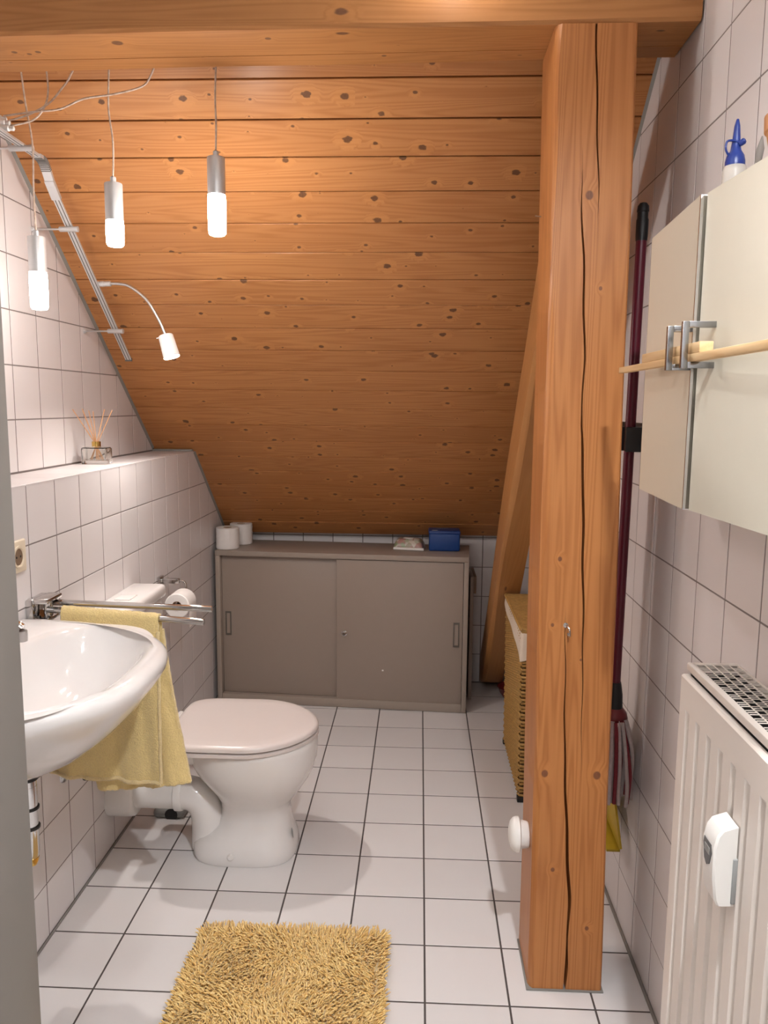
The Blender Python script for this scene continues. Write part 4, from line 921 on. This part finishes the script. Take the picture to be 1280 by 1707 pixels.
obj('brush_back', MB().box((0.897, -1.262, 0.328), (0.9148, -1.09, 0.362), 0.006, Matrix.Rotation(-0.15, 4, 'X')), 'blue_cap', du)
obj('handle', MB().tube([(0.918, -1.12, 0.46), (0.918, -1.10, 0.58), (0.918, -1.09, 0.62)], 0.012, 12), 'yellow_plastic', du)

# ------------------------------------------------------------------ wicker hamper
HA = thing('wicker_hamper', 'tall woven wicker laundry hamper with cloth liner behind the post', 'hamper', (0.84, -0.39, 0))
hx0, hx1, hy0, hy1, hz = 0.745, 0.925, -0.642, -0.125, 0.628
obj('inner_box', MB().box((hx0+0.010, hy0+0.008, 0.022), (hx1-0.006, hy1-0.008, hz-0.004)), 'wicker_shade', HA)  # dark box puts shade into the gaps of the weave
wv = MB(); rows = 44
def hring(z, off, k, st=0.0155):
    tp = 0.007*(1-z/hz); x0_, x1_, y0_, y1_ = hx0+tp, hx1-tp*0.3, hy0+tp, hy1-tp
    pts = []; sides = [((x0_, y0_), (x1_, y0_)), ((x1_, y0_), (x1_, y1_)), ((x1_, y1_), (x0_, y1_)), ((x0_, y1_), (x0_, y0_))]
    nrm_ = [(0, -1), (1, 0), (0, 1), (-1, 0)]; idx = 0
    for (a, b), n_ in zip(sides, nrm_):
        l = math.dist(a, b); n = max(2, int(l/st)//2*2)
        for j in range(n):
            f_ = j/n; w_ = (0.0045 if (idx+k) % 2 else -0.0030) if j else 0.0
            pts.append((a[0]+(b[0]-a[0])*f_+n_[0]*(w_+off), a[1]+(b[1]-a[1])*f_+n_[1]*(w_+off), z)); idx += 1
    return pts
for r_ in range(rows):
    z = 0.026+(hz-0.030)*r_/(rows-1); h_ = (hz-0.03)/(rows-1)*0.36
    A_, B_, C_, D_ = hring(z, -0.004, r_), hring(z-h_, 0.0, r_), hring(z, 0.0034, r_), hring(z+h_, 0.0, r_)
    n = len(A_); vs = []
    ringset = [A_, [(p[0], p[1], z-h_) for p in B_], C_, [(p[0], p[1], z+h_) for p in D_]]
    vs = [p for rr_ in ringset for p in rr_]; fs = []
    for q in range(4):
        for j in range(n):
            j2 = (j+1) % n; q2 = (q+1) % 4; fs.append((q*n+j, q*n+j2, q2*n+j2, q2*n+j))
    wv.add(vs, fs)
tag(obj('woven_side', wv, 'wicker', HA, 50), kind='stuff')
for (x, y) in ((hx0+0.012, hy0+0.012), (hx0+0.012, hy1-0.012), (hx1-0.012, hy0+0.012), (hx1-0.012, hy1-0.012)):
    obj('foot', MB().box((x-0.012, y-0.012, 0.0005), (x+0.012, y+0.012, 0.022), 0.002), 'black_plastic', HA)
ld = MB().box((hx0-0.004, hy0-0.004, hz+0.004), (hx1+0.003, hy1+0.004, hz+0.020), 0.004)
for i in range(34):
    y = hy0+(hy1-hy0)*(i+0.5)/34; ld.tube([(hx0-0.004, y, hz+0.019), (hx1+0.002, y, hz+0.019)], 0.0058, 6)
lo_ = obj('lid', ld, 'wicker', HA, 50)
br_ = [(hx0-0.005+0.0022*math.sin(i*1.6), hy0-0.004+(hy1-hy0+0.008)*i/120, hz+0.018+0.0022*math.cos(i*1.6)) for i in range(121)]
obj('braided_edge', MB().tube(br_, 0.0052, 7), 'wicker', lo_, 60)
cl = MB(); n = 40; outer_ = []; 
def hang(f_): return 0.030+0.075*f_**1.6+0.010*math.sin(f_*6)
left = [(hx0-0.0055-0.0015*math.sin(i*0.3), hy1-(hy1-hy0)*i/n, hang(i/n)) for i in range(n+1)]
front = [(hx0-0.004+(hx1-hx0)*i/14, hy0-0.0065-0.001*math.sin(i*0.5), hang(1)-0.02*math.sin(i/14*PI)) for i in range(1, 15)]
path = left+front; top_, bot_ = [], []
rsA = []
for (x, y, h_) in path: rsA.append([(x, y, hz+0.006), (x-0.003, y-0.002, hz-h_*0.5), (x-0.002, y-0.001, hz+0.004-h_), (x+0.0005, y+0.0015, hz+0.004-h_), (x+0.0008, y+0.002, hz+0.006)])
obj('cloth_liner', cl.rings(rsA), 'liner_cloth', HA, 70)

# ------------------------------------------------------------------ bath mat
bmt = thing('bath_mat', 'shaggy yellow bath mat lying on the white floor tiles', 'bath mat', (0.055, -1.78, 0))
mx0, mx1, my0, my1 = -0.192, 0.305, -2.19, -1.395
obj('backing', MB().box((mx0+0.012, my0+0.012, 0.0006), (mx1-0.012, my1-0.012, 0.010), 0.004), 'hem', bmt)
rnd = random.Random(11); pv, pf = [], []
NX, NY = 100, 160
for j in range(NY):
    for i in range(NX):
        x = mx0+(mx1-mx0)*(i+rnd.random())/NX; y = my0+(my1-my0)*(j+rnd.random())/NY
        ex = min(x-mx0, mx1-x); ey = min(y-my0, my1-y)
        if ex+ey < 0.018: continue
        a = rnd.uniform(0, 2*PI); fx, fy = 0.75*math.cos(a)+0.7*math.sin(y*23+x*11), 0.75*math.sin(a)+0.7*math.cos(x*19-y*7)-0.2
        if ex < 0.02: fx += -1.6 if x-mx0 < mx1-x else 1.6
        if ey < 0.02: fy += -1.6 if y-my0 < my1-y else 1.6
        l = math.hypot(fx, fy)+1e-6; fx, fy = fx/l, fy/l; lean = rnd.uniform(0.008, 0.021); hgt = rnd.uniform(0.014, 0.027); wd = rnd.uniform(0.0016, 0.0026)
        z0 = 0.004; px_, py_ = -fy, fx; o = len(pv)
        for (f_, s_) in ((0.0, 1.0), (0.45, 1.05), (0.85, 0.85), (1.0, 0.25)):
            cx, cy, cz = x+fx*lean*f_**1.6, y+fy*lean*f_**1.6, z0+hgt*(f_-0.28*f_*f_)*1.25
            for (aa, bb_) in ((-1.0, 0.0), (1.0, 0.0), (0.0, 1.3)):
                pv.append((cx+px_*wd*s_*aa-fx*wd*s_*bb_*0.5, cy+py_*wd*s_*aa-fy*wd*s_*bb_*0.5, cz+wd*s_*bb_*0.9))
        for s_ in range(3):
            for q in range(3): q2 = (q+1) % 3; pf.append((o+s_*3+q, o+s_*3+q2, o+(s_+1)*3+q2, o+(s_+1)*3+q))
        pf.append((o+9, o+10, o+11))
me = bpy.data.meshes.new('pile'); me.from_pydata(pv, [], pf); me.shade_smooth()
tag(obj('pile', me, 'pile', bmt), kind='stuff')
